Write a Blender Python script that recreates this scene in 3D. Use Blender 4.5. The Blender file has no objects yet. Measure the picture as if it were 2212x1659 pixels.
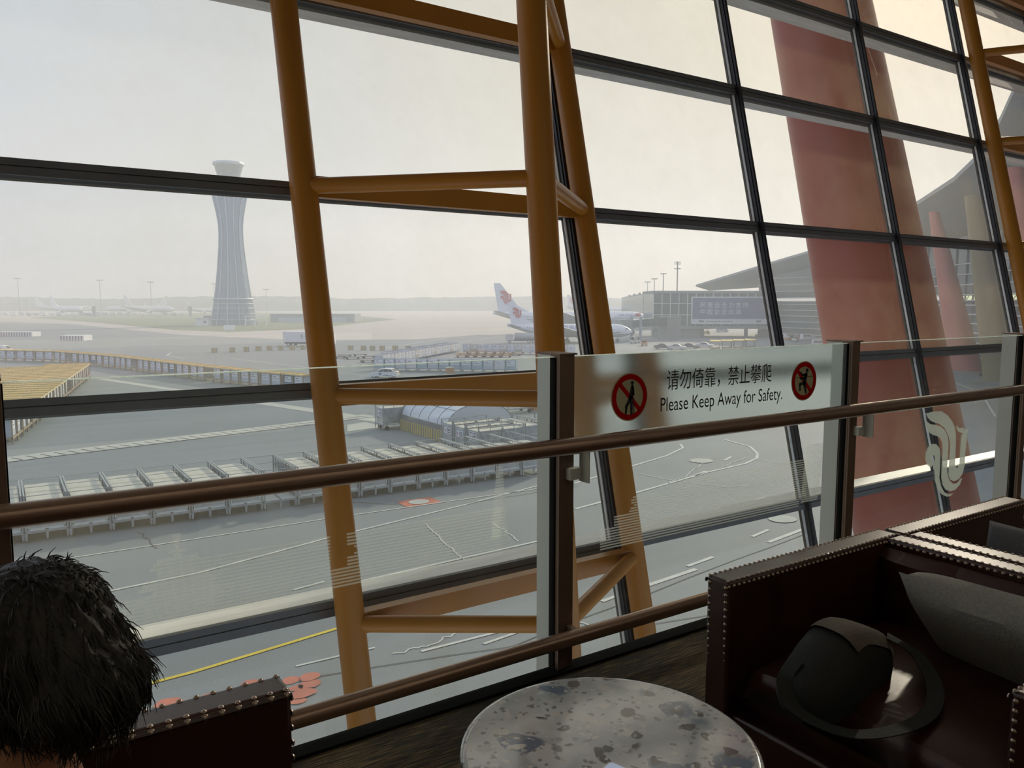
import bpy, bmesh, math, random
from mathutils import Vector, Matrix
random.seed(7)
C = bpy.context.scene.collection
PI = math.pi
# world frame: X runs along the window wall, Y points out through the glass, Z up; lounge floor z=0, apron z=-10
APRON = -10.0
# ---------------------------------------------------------------- camera
F_PX, H_PX, EYE = 1693.0, 655.0, 1.5
PITCH = math.atan((829.5 - H_PX) / F_PX)
VP = (3700 - 1106) / F_PX
_th = math.atan(VP * math.cos(PITCH))                 # heading of the wall, seen from the camera axis
FWD = Vector((math.cos(_th), math.sin(_th), 0))       # horizontal view direction
RGT = Vector((math.sin(_th), -math.cos(_th), 0))
cam = bpy.data.cameras.new('camera')
cam.sensor_width = 36; cam.lens = 36 * F_PX / 2212; cam.clip_start = 0.05; cam.clip_end = 8000
camo = bpy.data.objects.new('camera', cam); C.objects.link(camo)
camo.location = (0, 0, EYE)
camo.rotation_euler = (PI / 2 - PITCH, 0, _th - PI / 2)
bpy.context.scene.camera = camo

def ray(u, v):
    x = (u - 1106) / F_PX; y = (829.5 - v) / F_PX
    cp, sp = math.cos(PITCH), math.sin(PITCH)
    d = RGT * x + FWD * (cp + y * sp); d.z = -sp + y * cp
    return d
def at(u, v, z=APRON):                                # photo pixel -> point on the level z
    d = ray(u, v); t = (z - EYE) / d.z
    return Vector((d.x * t, d.y * t, z))
def far(u, v, R):                                     # photo pixel -> point at forward distance R
    d = ray(u, v); t = R / (d.x * FWD.x + d.y * FWD.y)
    return Vector((d.x * t, d.y * t, EYE + d.z * t))
def onn(u, v, n):                                     # photo pixel -> point on the upright plane y=n
    d = ray(u, v); t = n / d.y
    return Vector((d.x * t, n, EYE + d.z * t))

# ---------------------------------------------------------------- sky, sun, exposure
sc = bpy.context.scene
sc.view_settings.view_transform = 'Standard'; sc.view_settings.look = 'None'
sc.view_settings.gamma = 1; sc.view_settings.exposure = 0.0; sc.view_settings.use_curve_mapping = False
SUN_AZ = _th and (PI / 2 - _th) + math.radians(31)    # from +Y towards +X
SUN_EL = math.radians(25)
SUN = Vector((math.sin(SUN_AZ) * math.cos(SUN_EL), math.cos(SUN_AZ) * math.cos(SUN_EL), math.sin(SUN_EL)))
w = bpy.data.worlds.new('hazy_sky'); sc.world = w; w.use_nodes = True
nt = w.node_tree; nt.nodes.clear()
def nd(tree, t, **kw):
    n = tree.nodes.new(t)
    for k, v in kw.items(): setattr(n, k, v)
    return n
tc = nd(nt, 'ShaderNodeTexCoord')
dt = nd(nt, 'ShaderNodeVectorMath', operation='DOT_PRODUCT'); dt.inputs[1].default_value = SUN
nt.links.new(tc.outputs['Generated'], dt.inputs[0])
mr = nd(nt, 'ShaderNodeMapRange', interpolation_type='SMOOTHSTEP')
mr.inputs['From Min'].default_value = 0.1; mr.inputs['From Max'].default_value = 0.97
nt.links.new(dt.outputs['Value'], mr.inputs['Value'])
ramp = nd(nt, 'ShaderNodeValToRGB')
cr = ramp.color_ramp
cr.elements[0].position = 0.0; cr.elements[0].color = (0.545, 0.615, 0.83, 1)
cr.elements[1].position = 1.0; cr.elements[1].color = (0.70, 0.64, 0.50, 1)
e = cr.elements.new(0.45); e.color = (0.58, 0.64, 0.735, 1)
e = cr.elements.new(0.8); e.color = (0.60, 0.615, 0.61, 1)
nt.links.new(mr.outputs['Result'], ramp.inputs['Fac'])
mx = nd(nt, 'ShaderNodeMath', operation='MAXIMUM'); mx.inputs[1].default_value = 0
nt.links.new(dt.outputs['Value'], mx.inputs[0])
pw = nd(nt, 'ShaderNodeMath', operation='POWER'); pw.inputs[1].default_value = 45
nt.links.new(mx.outputs[0], pw.inputs[0])
glow = nd(nt, 'ShaderNodeMix', data_type='RGBA', blend_type='ADD'); glow.inputs[7].default_value = (.75, 0.5, 0.2, 1)
nt.links.new(pw.outputs[0], glow.inputs[0]); nt.links.new(ramp.outputs['Color'], glow.inputs[6])
# thin cloud streaks
mp = nd(nt, 'ShaderNodeMapping'); mp.inputs['Scale'].default_value = (1.5, 1.5, 9)
nz = nd(nt, 'ShaderNodeTexNoise'); nz.inputs['Scale'].default_value = 2.2; nz.inputs['Detail'].default_value = 5
nt.links.new(tc.outputs['Generated'], mp.inputs[0]); nt.links.new(mp.outputs[0], nz.inputs['Vector'])
mr2 = nd(nt, 'ShaderNodeMapRange'); mr2.inputs['To Min'].default_value = 0.93; mr2.inputs['To Max'].default_value = 1.07
nt.links.new(nz.outputs['Fac'], mr2.inputs['Value'])
bg = nd(nt, 'ShaderNodeBackground'); wo = nd(nt, 'ShaderNodeOutputWorld')
nt.links.new(glow.outputs[2], bg.inputs['Color']); nt.links.new(mr2.outputs['Result'], bg.inputs['Strength'])
nt.links.new(bg.outputs[0], wo.inputs['Surface'])
sl = bpy.data.lights.new('sun', 'SUN'); sl.energy = 3.9; sl.angle = math.radians(2.5); sl.color = (1.0, 0.91, 0.76)
so = bpy.data.objects.new('sun', sl); C.objects.link(so); so.location = (60, 30, 60)
so.rotation_euler = (-SUN).to_track_quat('-Z', 'Y').to_euler()
cy = sc.cycles
cy.max_bounces = 10; cy.diffuse_bounces = 3; cy.glossy_bounces = 3; cy.transmission_bounces = 8
cy.transparent_max_bounces = 24; cy.volume_bounces = 2; cy.sample_clamp_indirect = 4
cy.caustics_reflective = False; cy.caustics_refractive = False
HAZE = 0.0013

# ---------------------------------------------------------------- helpers
def material(name, color, rough=0.6, metal=0.0, noise=0.0, scale=8.0, bump=0.0, coat=0.0, spec=0.5, stretch=None):
    m = bpy.data.materials.new(name); m.use_nodes = True
    t = m.node_tree; b = t.nodes['Principled BSDF']
    col = (*color, 1)
    b.inputs['Base Color'].default_value = col; b.inputs['Roughness'].default_value = rough
    b.inputs['Metallic'].default_value = metal; b.inputs['Coat Weight'].default_value = coat
    b.inputs['Specular IOR Level'].default_value = spec
    if noise or bump:
        tc = nd(t, 'ShaderNodeTexCoord'); mp = nd(t, 'ShaderNodeMapping')
        if stretch: mp.inputs['Scale'].default_value = stretch
        t.links.new(tc.outputs['Object'], mp.inputs[0])
        n = nd(t, 'ShaderNodeTexNoise'); n.inputs['Scale'].default_value = scale; n.inputs['Detail'].default_value = 6
        t.links.new(mp.outputs[0], n.inputs['Vector'])
        if noise:
            r = nd(t, 'ShaderNodeMapRange'); r.inputs['From Min'].default_value = 0.25; r.inputs['From Max'].default_value = 0.75
            r.inputs['To Min'].default_value = 1 - noise; r.inputs['To Max'].default_value = 1 + noise
            mm = nd(t, 'ShaderNodeMix', data_type='RGBA', blend_type='MULTIPLY'); mm.inputs[0].default_value = 1
            mm.inputs[6].default_value = col
            t.links.new(n.outputs['Fac'], r.inputs['Value'])
            cb = nd(t, 'ShaderNodeCombineColor')
            for i in range(3): t.links.new(r.outputs['Result'], cb.inputs[i])
            t.links.new(cb.outputs[0], mm.inputs[7]); t.links.new(mm.outputs[2], b.inputs['Base Color'])
        if bump:
            bp = nd(t, 'ShaderNodeBump'); bp.inputs['Strength'].default_value = bump; bp.inputs['Distance'].default_value = 0.01
            t.links.new(n.outputs['Fac'], bp.inputs['Height']); t.links.new(bp.outputs[0], b.inputs['Normal'])
    return m

class MB:
    def __init__(s): s.v = []; s.f = []; s.mi = []; s.m = 0; s.M = Matrix()
    def add(s, vs, fs):
        o = len(s.v); s.v += [s.M @ Vector(p) for p in vs]
        s.f += [tuple(i + o for i in f) for f in fs]; s.mi += [s.m] * len(fs); return s
    def box(s, x0, x1, y0, y1, z0, z1):
        return s.add([(x, y, z) for z in (z0, z1) for y in (y0, y1) for x in (x0, x1)],
                     [(0, 2, 3, 1), (4, 5, 7, 6), (0, 1, 5, 4), (2, 6, 7, 3), (0, 4, 6, 2), (1, 3, 7, 5)])
    def hexa(s, p):                                    # eight points: bottom ring then top ring
        return s.add(p, [(3, 2, 1, 0), (4, 5, 6, 7), (0, 1, 5, 4), (1, 2, 6, 5), (2, 3, 7, 6), (3, 0, 4, 7)])
    def bar(s, a, b, w, h=None):                       # square bar from a to b
        a, b = Vector(a), Vector(b); h = h or w; d = (b - a).normalized()
        up = Vector((0, 0, 1)) if abs(d.z) < 0.95 else Vector((0, 1, 0))
        r = d.cross(up).normalized() * w / 2; u = r.cross(d).normalized() * h / 2
        return s.hexa([a - r - u, a + r - u, a + r + u, a - r + u, b - r - u, b + r - u, b + r + u, b - r + u])
    def loft(s, rings, closed=True, caps=True):
        n = len(rings[0]); o = []
        for r in rings: o += list(r)
        fs = []
        for i in range(len(rings) - 1):
            for j in range(n if closed else n - 1):
                a, b = i * n + j, i * n + (j + 1) % n
                fs.append((a, b, b + n, a + n))
        if caps and closed: fs += [tuple(range(n - 1, -1, -1)), tuple((len(rings) - 1) * n + j for j in range(n))]
        return s.add(o, fs)
    def tube(s, pts, r, seg=10, caps=True):
        pts = [Vector(p) for p in pts]; rr = r if isinstance(r, (list, tuple)) else [r] * len(pts)
        rings = []; prev = None
        for i, p in enumerate(pts):
            d = (pts[min(i + 1, len(pts) - 1)] - pts[max(i - 1, 0)]).normalized()
            up = prev if prev is not None else (Vector((0, 0, 1)) if abs(d.z) < 0.9 else Vector((1, 0, 0)))
            x = d.cross(up).normalized(); y = x.cross(d).normalized(); prev = y
            rings.append([p + (x * math.cos(2 * PI * k / seg) + y * math.sin(2 * PI * k / seg)) * rr[i] for k in range(seg)])
        return s.loft(rings, True, caps)
    def lathe(s, prof, seg=24, c=(0, 0)):
        return s.loft([[(c[0] + r * math.cos(2 * PI * k / seg), c[1] + r * math.sin(2 * PI * k / seg), z) for k in range(seg)] for r, z in prof])
    def ell(s, c, r, seg=12, rings=8):
        c = Vector(c); r = r if isinstance(r, (list, tuple)) else (r, r, r)
        rr = []
        for i in range(rings + 1):
            a = -PI / 2 + PI * (i + 0.001 * (i == 0) - 0.001 * (i == rings)) / rings
            rr.append([(c.x + r[0] * math.cos(a) * math.cos(2 * PI * k / seg), c.y + r[1] * math.cos(a) * math.sin(2 * PI * k / seg), c.z + r[2] * math.sin(a)) for k in range(seg)])
        return s.loft(rr)
    def poly(s, pts): return s.add(pts, [tuple(range(len(pts)))])
    def plate(s, pts, off):                            # extruded outline
        n = len(pts); off = Vector(off); a = [Vector(p) for p in pts]
        return s.add(a + [p + off for p in a], [tuple(range(n - 1, -1, -1)), tuple(range(n, 2 * n))] + [(i, (i + 1) % n, n + (i + 1) % n, n + i) for i in range(n)])
    def build(s, name, mats, parent=None, smooth=False, loc=None, bevel=0, flip=True):
        me = bpy.data.meshes.new(name); me.from_pydata([tuple(p) for p in s.v], [], s.f)
        mats = mats if isinstance(mats, (list, tuple)) else [mats]
        for m in mats: me.materials.append(m)
        me.polygons.foreach_set('material_index', s.mi)
        bm = bmesh.new(); bm.from_mesh(me)
        big = [f for f in bm.faces if len(f.verts) > 4]
        if big: bmesh.ops.triangulate(bm, faces=big)
        if flip: bmesh.ops.recalc_face_normals(bm, faces=bm.faces)
        bm.to_mesh(me); bm.free()
        if smooth:
            me.polygons.foreach_set('use_smooth', [True] * len(me.polygons))
            try: me.set_sharp_from_angle(angle=math.radians(40))
            except Exception: pass
        o = bpy.data.objects.new(name, me); C.objects.link(o)
        if parent: o.parent = parent
        if loc: o.location = loc
        if bevel:
            b = o.modifiers.new('bevel', 'BEVEL'); b.width = bevel; b.segments = 3; b.limit_method = 'ANGLE'
        return o

def tag(o, label=None, cat=None, group=None, kind=None):
    if label: o['label'] = label
    if cat: o['category'] = cat
    if group: o['group'] = group
    if kind: o['kind'] = kind
    return o
def thing(name, label, cat, loc=(0, 0, 0), rz=0, group=None):
    o = bpy.data.objects.new(name, None); C.objects.link(o); o.empty_display_size = 0.1
    o.location = loc; o.rotation_euler = (0, 0, rz)
    return tag(o, label, cat, group)
def dup(o, loc=None, rz=None, label=None, parent=None):
    c = o.copy(); C.objects.link(c)
    if parent: c.parent = parent
    for ch in list(o.children): dup(ch, parent=c)
    if loc is not None: c.location = loc
    if rz is not None: c.rotation_euler = (0, 0, rz)
    if label: c['label'] = label
    return c
def text_obj(name, body, size, m, parent, mat4, sx=1.0, ext=0.0, bold=0.0, align='CENTER', spacing=1.0):
    cu = bpy.data.curves.new(name, 'FONT'); cu.body = body; cu.size = size; cu.align_x = align; cu.align_y = 'CENTER'
    cu.extrude = ext; cu.offset = bold; cu.space_character = spacing; cu.resolution_u = 4
    t = bpy.data.objects.new(name + '_curve', cu); C.objects.link(t)
    dg = bpy.context.evaluated_depsgraph_get(); dg.update()
    me = bpy.data.meshes.new_from_object(t.evaluated_get(dg)); me.name = name
    bpy.data.objects.remove(t); bpy.data.curves.remove(cu)
    me.materials.clear(); me.materials.append(m)
    me.transform(mat4 @ Matrix.Diagonal((sx, 1, 1, 1)))
    o = bpy.data.objects.new(name, me); C.objects.link(o)
    if parent: o.parent = parent
    return o
def basis(o, x, y):                                    # matrix with origin o and in-plane axes x, y
    x = Vector(x).normalized(); y = Vector(y).normalized(); z = x.cross(y)
    M = Matrix.Identity(4)
    for i in range(3): M[i][0], M[i][1], M[i][2], M[i][3] = x[i], y[i], z[i], Vector(o)[i]
    return M
ORD = 'first second third fourth fifth sixth seventh eighth ninth tenth eleventh twelfth thirteenth fourteenth fifteenth sixteenth seventeenth eighteenth nineteenth twentieth'.split()
def ordn(i):
    if i < 20: return ORD[i]
    return {2: 'twenty-', 3: 'thirty-'}[(i + 1) // 10] + ORD[(i + 1) % 10 - 1] if (i + 1) % 10 else {3: 'thirtieth', 4: 'fortieth'}[(i + 1) // 10]

# ---------------------------------------------------------------- materials
M = {}
M['metal_dark'] = material('dark_bronze_frame', (0.15, 0.15, 0.135), 0.45, 0.1, 0.15, 3)
M['mull'] = material('black_mullion_frame', (0.035, 0.035, 0.036), 0.4, 0.2)
M['fin'] = material('grey_aluminium_fin', (0.80, 0.80, 0.76), 0.5, 0.0, 0.15, 2, stretch=(1, 6, 6))
M['gasket'] = material('black_gasket', (0.010, 0.011, 0.012), 0.9, spec=0.1)
M['yellow'] = material('ochre_paint', (0.46, 0.185, 0.014), 0.38, 0.0, 0.12, 1.2, stretch=(1, 1, 0.4))
M['bronze'] = material('brown_anodised_metal', (0.24, 0.165, 0.125), 0.38, 0.4, 0.1, 4)
M['rail'] = material('brushed_brown_handrail', (0.34, 0.215, 0.15), 0.28, 0.6, 0.12, 20, stretch=(0.3, 8, 8), coat=1.0)
M['alu'] = material('satin_aluminium', (0.72, 0.76, 0.73), 0.42, 0.2)
M['plaster'] = material('hall_wall', (0.62, 0.57, 0.50), 0.8)
M['ceil'] = material('hall_ceiling', (0.70, 0.66, 0.60), 0.8)
M['concrete'] = material('slab_concrete', (0.25, 0.25, 0.24), 0.8, 0, 0.15, 2)
M['leather'] = material('oxblood_leather', (0.038, 0.010, 0.007), 0.34, 0, 0.35, 9, 0.12, coat=0.15)
M['nail'] = material('antique_nailhead', (0.42, 0.34, 0.28), 0.32, 1.0)
M['pillow'] = material('grey_wool', (0.27, 0.265, 0.24), 0.95, 0, 0.22, 160, 0.25)
M['pillow2'] = material('slate_cloth', (0.11, 0.115, 0.125), 0.95, 0, 0.2, 160, 0.25)
M['bag'] = material('black_green_nylon', (0.010, 0.013, 0.012), 0.75, 0, 0.3, 120, 0.2)
M['bagtop'] = material('khaki_flap', (0.065, 0.052, 0.034), 0.8, 0, 0.2, 90, 0.2)
M['white'] = material('white_paint', (0.80, 0.82, 0.84), 0.35)
M['skin'] = material('skin', (0.52, 0.27, 0.17), 0.5, 0, 0.08, 20)
M['hair'] = material('black_hair', (0.008, 0.0065, 0.006), 0.5, 0, 0.3, 60)
M['jacket'] = material('black_jacket', (0.012, 0.012, 0.014), 0.85)
M['galv'] = material('galvanised_steel', (0.42, 0.45, 0.46), 0.5, 0.35, 0.2, 3)
M['uld'] = material('container_aluminium', (0.44, 0.46, 0.47), 0.45, 0.35, 0.2, 2.5)
M['uldtop'] = material('weathered_container_top', (0.62, 0.60, 0.52), 0.55, 0.1, 0.18, 1.6)
M['uldblue'] = material('blue_grey_container', (0.10, 0.20, 0.30), 0.5, 0.1, 0.1, 2)
M['paper'] = material('white_label', (0.78, 0.80, 0.85), 0.6)
M['ink'] = material('black_lettering', (0.02, 0.022, 0.03), 0.6)
M['inkgrey'] = material('faded_lettering', (0.10, 0.11, 0.15), 0.6)
M['roofy'] = material('yellow_canopy', (0.60, 0.40, 0.12), 0.7, 0, 0.12, 1.5)
M['rubber'] = material('tyre_rubber', (0.02, 0.02, 0.022), 0.85)
M['red'] = material('signal_red', (0.52, 0.012, 0.018), 0.5); M['redv'] = None
M['cream'] = None
M['logo_red'] = material('faded_red', (0.62, 0.10, 0.12), 0.5)
M['plane'] = material('aircraft_white', (0.80, 0.83, 0.90), 0.3)
M['belly'] = material('aircraft_grey', (0.42, 0.45, 0.48), 0.4)
M['stripe'] = material('navy_stripe', (0.05, 0.10, 0.32), 0.4)
M['cargl'] = material('dark_glass', (0.02, 0.03, 0.04), 0.08, 0, spec=0.8)
M['tower'] = material('tower_cladding', (0.13, 0.19, 0.29), 0.5, 0.2)
M['towerl'] = material('tower_pale_metal', (0.42, 0.48, 0.56), 0.45, 0.2)
M['grey_b'] = material('building_grey', (0.30, 0.32, 0.33), 0.7, 0, 0.1, 0.3)
M['green_g'] = material('green_tinted_glass', (0.10, 0.14, 0.14), 0.15, 0, 0.2, 0.2, spec=0.7)
M['redcol'] = material('red_column_paint', (0.34, 0.040, 0.032), 0.4, 0, 0.08, 0.5, stretch=(1, 1, 0.2))
M['roofu'] = material('roof_soffit', (0.34, 0.35, 0.34), 0.7, 0, 0.06, 0.2)
M['bluead'] = material('billboard_blue', (0.10, 0.12, 0.28), 0.6)
M['tent'] = material('tent_fabric', (0.74, 0.78, 0.84), 0.6)
M['orange'] = material('faded_orange_paint', (0.50, 0.26, 0.10), 0.7)
M['stripey'] = material('barrier_yellow', (0.62, 0.47, 0.12), 0.7)
M['steel'] = material('mast_steel', (0.16, 0.17, 0.18), 0.6)
M['tree'] = material('distant_trees', (0.07, 0.10, 0.07), 0.9, 0, 0.3, 0.02)
M['grassm'] = material('dry_grass', (0.17, 0.20, 0.11), 0.95, 0, 0.25, 0.03)
M['paintw'] = material('road_white', (0.62, 0.63, 0.60), 0.8, 0, 0.15, 1.5)
M['painty'] = material('road_yellow', (0.75, 0.58, 0.06), 0.7, 0, 0.1, 1.5)
M['paintr'] = material('road_red', (0.55, 0.17, 0.11), 0.8, 0, 0.25, 1.2)
M['pale_c'] = material('pale_concrete', (0.50, 0.51, 0.47), 0.85, 0, 0.12, 0.6)
M['grate'] = material('grating_slots', (0.08, 0.08, 0.08), 0.8)

def glass_mat(name, tint, gloss=0.55, dust=0.03, dust_col=(0.9, 0.85, 0.75), scale=1.2):
    m = bpy.data.materials.new(name); m.use_nodes = True; t = m.node_tree; t.nodes.clear()
    out = nd(t, 'ShaderNodeOutputMaterial'); tr = nd(t, 'ShaderNodeBsdfTransparent'); tr.inputs[0].default_value = (*tint, 1)
    gl = nd(t, 'ShaderNodeBsdfGlossy'); gl.inputs['Roughness'].default_value = 0.0
    fr = nd(t, 'ShaderNodeLayerWeight'); fr.inputs['Blend'].default_value = 0.5
    pw = nd(t, 'ShaderNodeMath', operation='POWER'); pw.inputs[1].default_value = 5
    mu = nd(t, 'ShaderNodeMath', operation='MULTIPLY_ADD'); mu.inputs[1].default_value = gloss; mu.inputs[2].default_value = 0.06 * gloss
    t.links.new(fr.outputs['Facing'], pw.inputs[0]); t.links.new(pw.outputs[0], mu.inputs[0])
    m1 = nd(t, 'ShaderNodeMixShader'); t.links.new(mu.outputs[0], m1.inputs[0])
    t.links.new(tr.outputs[0], m1.inputs[1]); t.links.new(gl.outputs[0], m1.inputs[2])
    last = m1
    if dust:
        tl = nd(t, 'ShaderNodeBsdfTranslucent'); tl.inputs[0].default_value = (*dust_col, 1)
        tc = nd(t, 'ShaderNodeTexCoord'); nz = nd(t, 'ShaderNodeTexNoise'); nz.inputs['Scale'].default_value = scale; nz.inputs['Detail'].default_value = 8
        nz.inputs['Roughness'].default_value = 0.7
        t.links.new(tc.outputs['Object'], nz.inputs['Vector'])
        mr = nd(t, 'ShaderNodeMapRange'); mr.inputs['From Min'].default_value = 0.3; mr.inputs['From Max'].default_value = 0.75
        mr.inputs['To Min'].default_value = dust * 0.6; mr.inputs['To Max'].default_value = dust * 1.5
        t.links.new(nz.outputs['Fac'], mr.inputs['Value'])
        m2 = nd(t, 'ShaderNodeMixShader'); t.links.new(mr.outputs['Result'], m2.inputs[0])
        t.links.new(m1.outputs[0], m2.inputs[1]); t.links.new(tl.outputs[0], m2.inputs[2]); last = m2
    t.links.new(last.outputs[0], out.inputs['Surface'])
    return m
M['pane'] = glass_mat('curtain_wall_glass', (0.97, 0.98, 0.97), 0.55, 0.115, (0.95, 0.78, 0.50))
M['bglass'] = glass_mat('barrier_glass', (0.89, 0.945, 0.925), 0.8, 0.012)

def film_mat(name, op, col):
    m = bpy.data.materials.new(name); m.use_nodes = True; t = m.node_tree; t.nodes.clear()
    out = nd(t, 'ShaderNodeOutputMaterial'); tr = nd(t, 'ShaderNodeBsdfTransparent')
    tl = nd(t, 'ShaderNodeBsdfTranslucent'); tl.inputs[0].default_value = (*col, 1)
    df = nd(t, 'ShaderNodeBsdfDiffuse'); df.inputs[0].default_value = (*col, 1)
    ad = nd(t, 'ShaderNodeAddShader'); mx = nd(t, 'ShaderNodeMixShader'); mx.inputs[0].default_value = op
    t.links.new(tl.outputs[0], ad.inputs[0]); t.links.new(df.outputs[0], ad.inputs[1])
    t.links.new(tr.outputs[0], mx.inputs[1]); t.links.new(ad.outputs[0], mx.inputs[2]); t.links.new(mx.outputs[0], out.inputs[0])
    return m
M['film'] = film_mat('etched_film', 0.34, (0.80, 0.84, 0.76))
M['film2'] = film_mat('emblem_film', 0.88, (0.66, 0.72, 0.62))
M['edge'] = film_mat('glass_edge', 1.0, (0.80, 0.86, 0.83)); M['cream'] = film_mat('cream_vinyl', 1.0, (0.46, 0.41, 0.25)); M['redv'] = film_mat('red_vinyl', 1.0, (0.42, 0.006, 0.008))  # glass edge made pale in place of the sky highlight along it
def frost_mat():
    m = bpy.data.materials.new('frosted_film'); m.use_nodes = True; t = m.node_tree; t.nodes.clear()
    out = nd(t, 'ShaderNodeOutputMaterial'); rf = nd(t, 'ShaderNodeBsdfRefraction')
    rf.inputs['Color'].default_value = (0.90, 0.95, 0.92, 1); rf.inputs['Roughness'].default_value = 0.24; rf.inputs['IOR'].default_value = 1.12
    tl = nd(t, 'ShaderNodeBsdfTranslucent'); tl.inputs[0].default_value = (0.8, 0.86, 0.82, 1)
    mx = nd(t, 'ShaderNodeMixShader'); mx.inputs[0].default_value = 0.12
    tc = nd(t, 'ShaderNodeTexCoord'); nz = nd(t, 'ShaderNodeTexNoise'); nz.inputs['Scale'].default_value = 320
    bp = nd(t, 'ShaderNodeBump'); bp.inputs['Strength'].default_value = 0.25; bp.inputs['Distance'].default_value = 0.002
    t.links.new(tc.outputs['Object'], nz.inputs['Vector']); t.links.new(nz.outputs['Fac'], bp.inputs['Height']); t.links.new(bp.outputs[0], rf.inputs['Normal'])
    t.links.new(rf.outputs[0], mx.inputs[1]); t.links.new(tl.outputs[0], mx.inputs[2]); t.links.new(mx.outputs[0], out.inputs[0])
    return m
M['frost'] = frost_mat()
def carpet_mat():
    m = bpy.data.materials.new('woven_carpet'); m.use_nodes = True; t = m.node_tree; b = t.nodes['Principled BSDF']
    b.inputs['Roughness'].default_value = 0.95
    tc = nd(t, 'ShaderNodeTexCoord'); mp = nd(t, 'ShaderNodeMapping'); mp.inputs['Scale'].default_value = (5, 150, 1)
    mp.inputs['Rotation'].default_value = (0, 0, 0.04)
    n1 = nd(t, 'ShaderNodeTexNoise'); n1.inputs['Scale'].default_value = 1.6; n1.inputs['Detail'].default_value = 3
    n2 = nd(t, 'ShaderNodeTexNoise'); n2.inputs['Scale'].default_value = 1.5; n2.inputs['Detail'].default_value = 2
    n3 = nd(t, 'ShaderNodeTexNoise'); n3.inputs['Scale'].default_value = 420
    t.links.new(tc.outputs['Object'], mp.inputs[0]); t.links.new(mp.outputs[0], n1.inputs['Vector'])
    t.links.new(tc.outputs['Object'], n2.inputs['Vector']); t.links.new(tc.outputs['Object'], n3.inputs['Vector'])
    ad = nd(t, 'ShaderNodeMath', operation='MULTIPLY_ADD'); ad.inputs[1].default_value = 0.45
    t.links.new(n2.outputs['Fac'], ad.inputs[0]); t.links.new(n1.outputs['Fac'], ad.inputs[2])
    r = nd(t, 'ShaderNodeValToRGB'); r.color_ramp.elements[0].position = 0.74; r.color_ramp.elements[0].color = (0.075, 0.068, 0.055, 1)
    r.color_ramp.elements[1].position = 0.86; r.color_ramp.elements[1].color = (0.42, 0.29, 0.13, 1)
    t.links.new(ad.outputs[0], r.inputs['Fac']); 
    mm = nd(t, 'ShaderNodeMix', data_type='RGBA', blend_type='MULTIPLY'); mm.inputs[0].default_value = 0.7
    t.links.new(r.outputs[0], mm.inputs[6]); t.links.new(n3.outputs['Color'], mm.inputs[7]); t.links.new(mm.outputs[2], b.inputs['Base Color'])
    bp = nd(t, 'ShaderNodeBump'); bp.inputs['Strength'].default_value = 0.5; bp.inputs['Distance'].default_value = 0.004
    t.links.new(n3.outputs['Fac'], bp.inputs['Height']); t.links.new(bp.outputs[0], b.inputs['Normal'])
    return m
M['carpet'] = carpet_mat()
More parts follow.
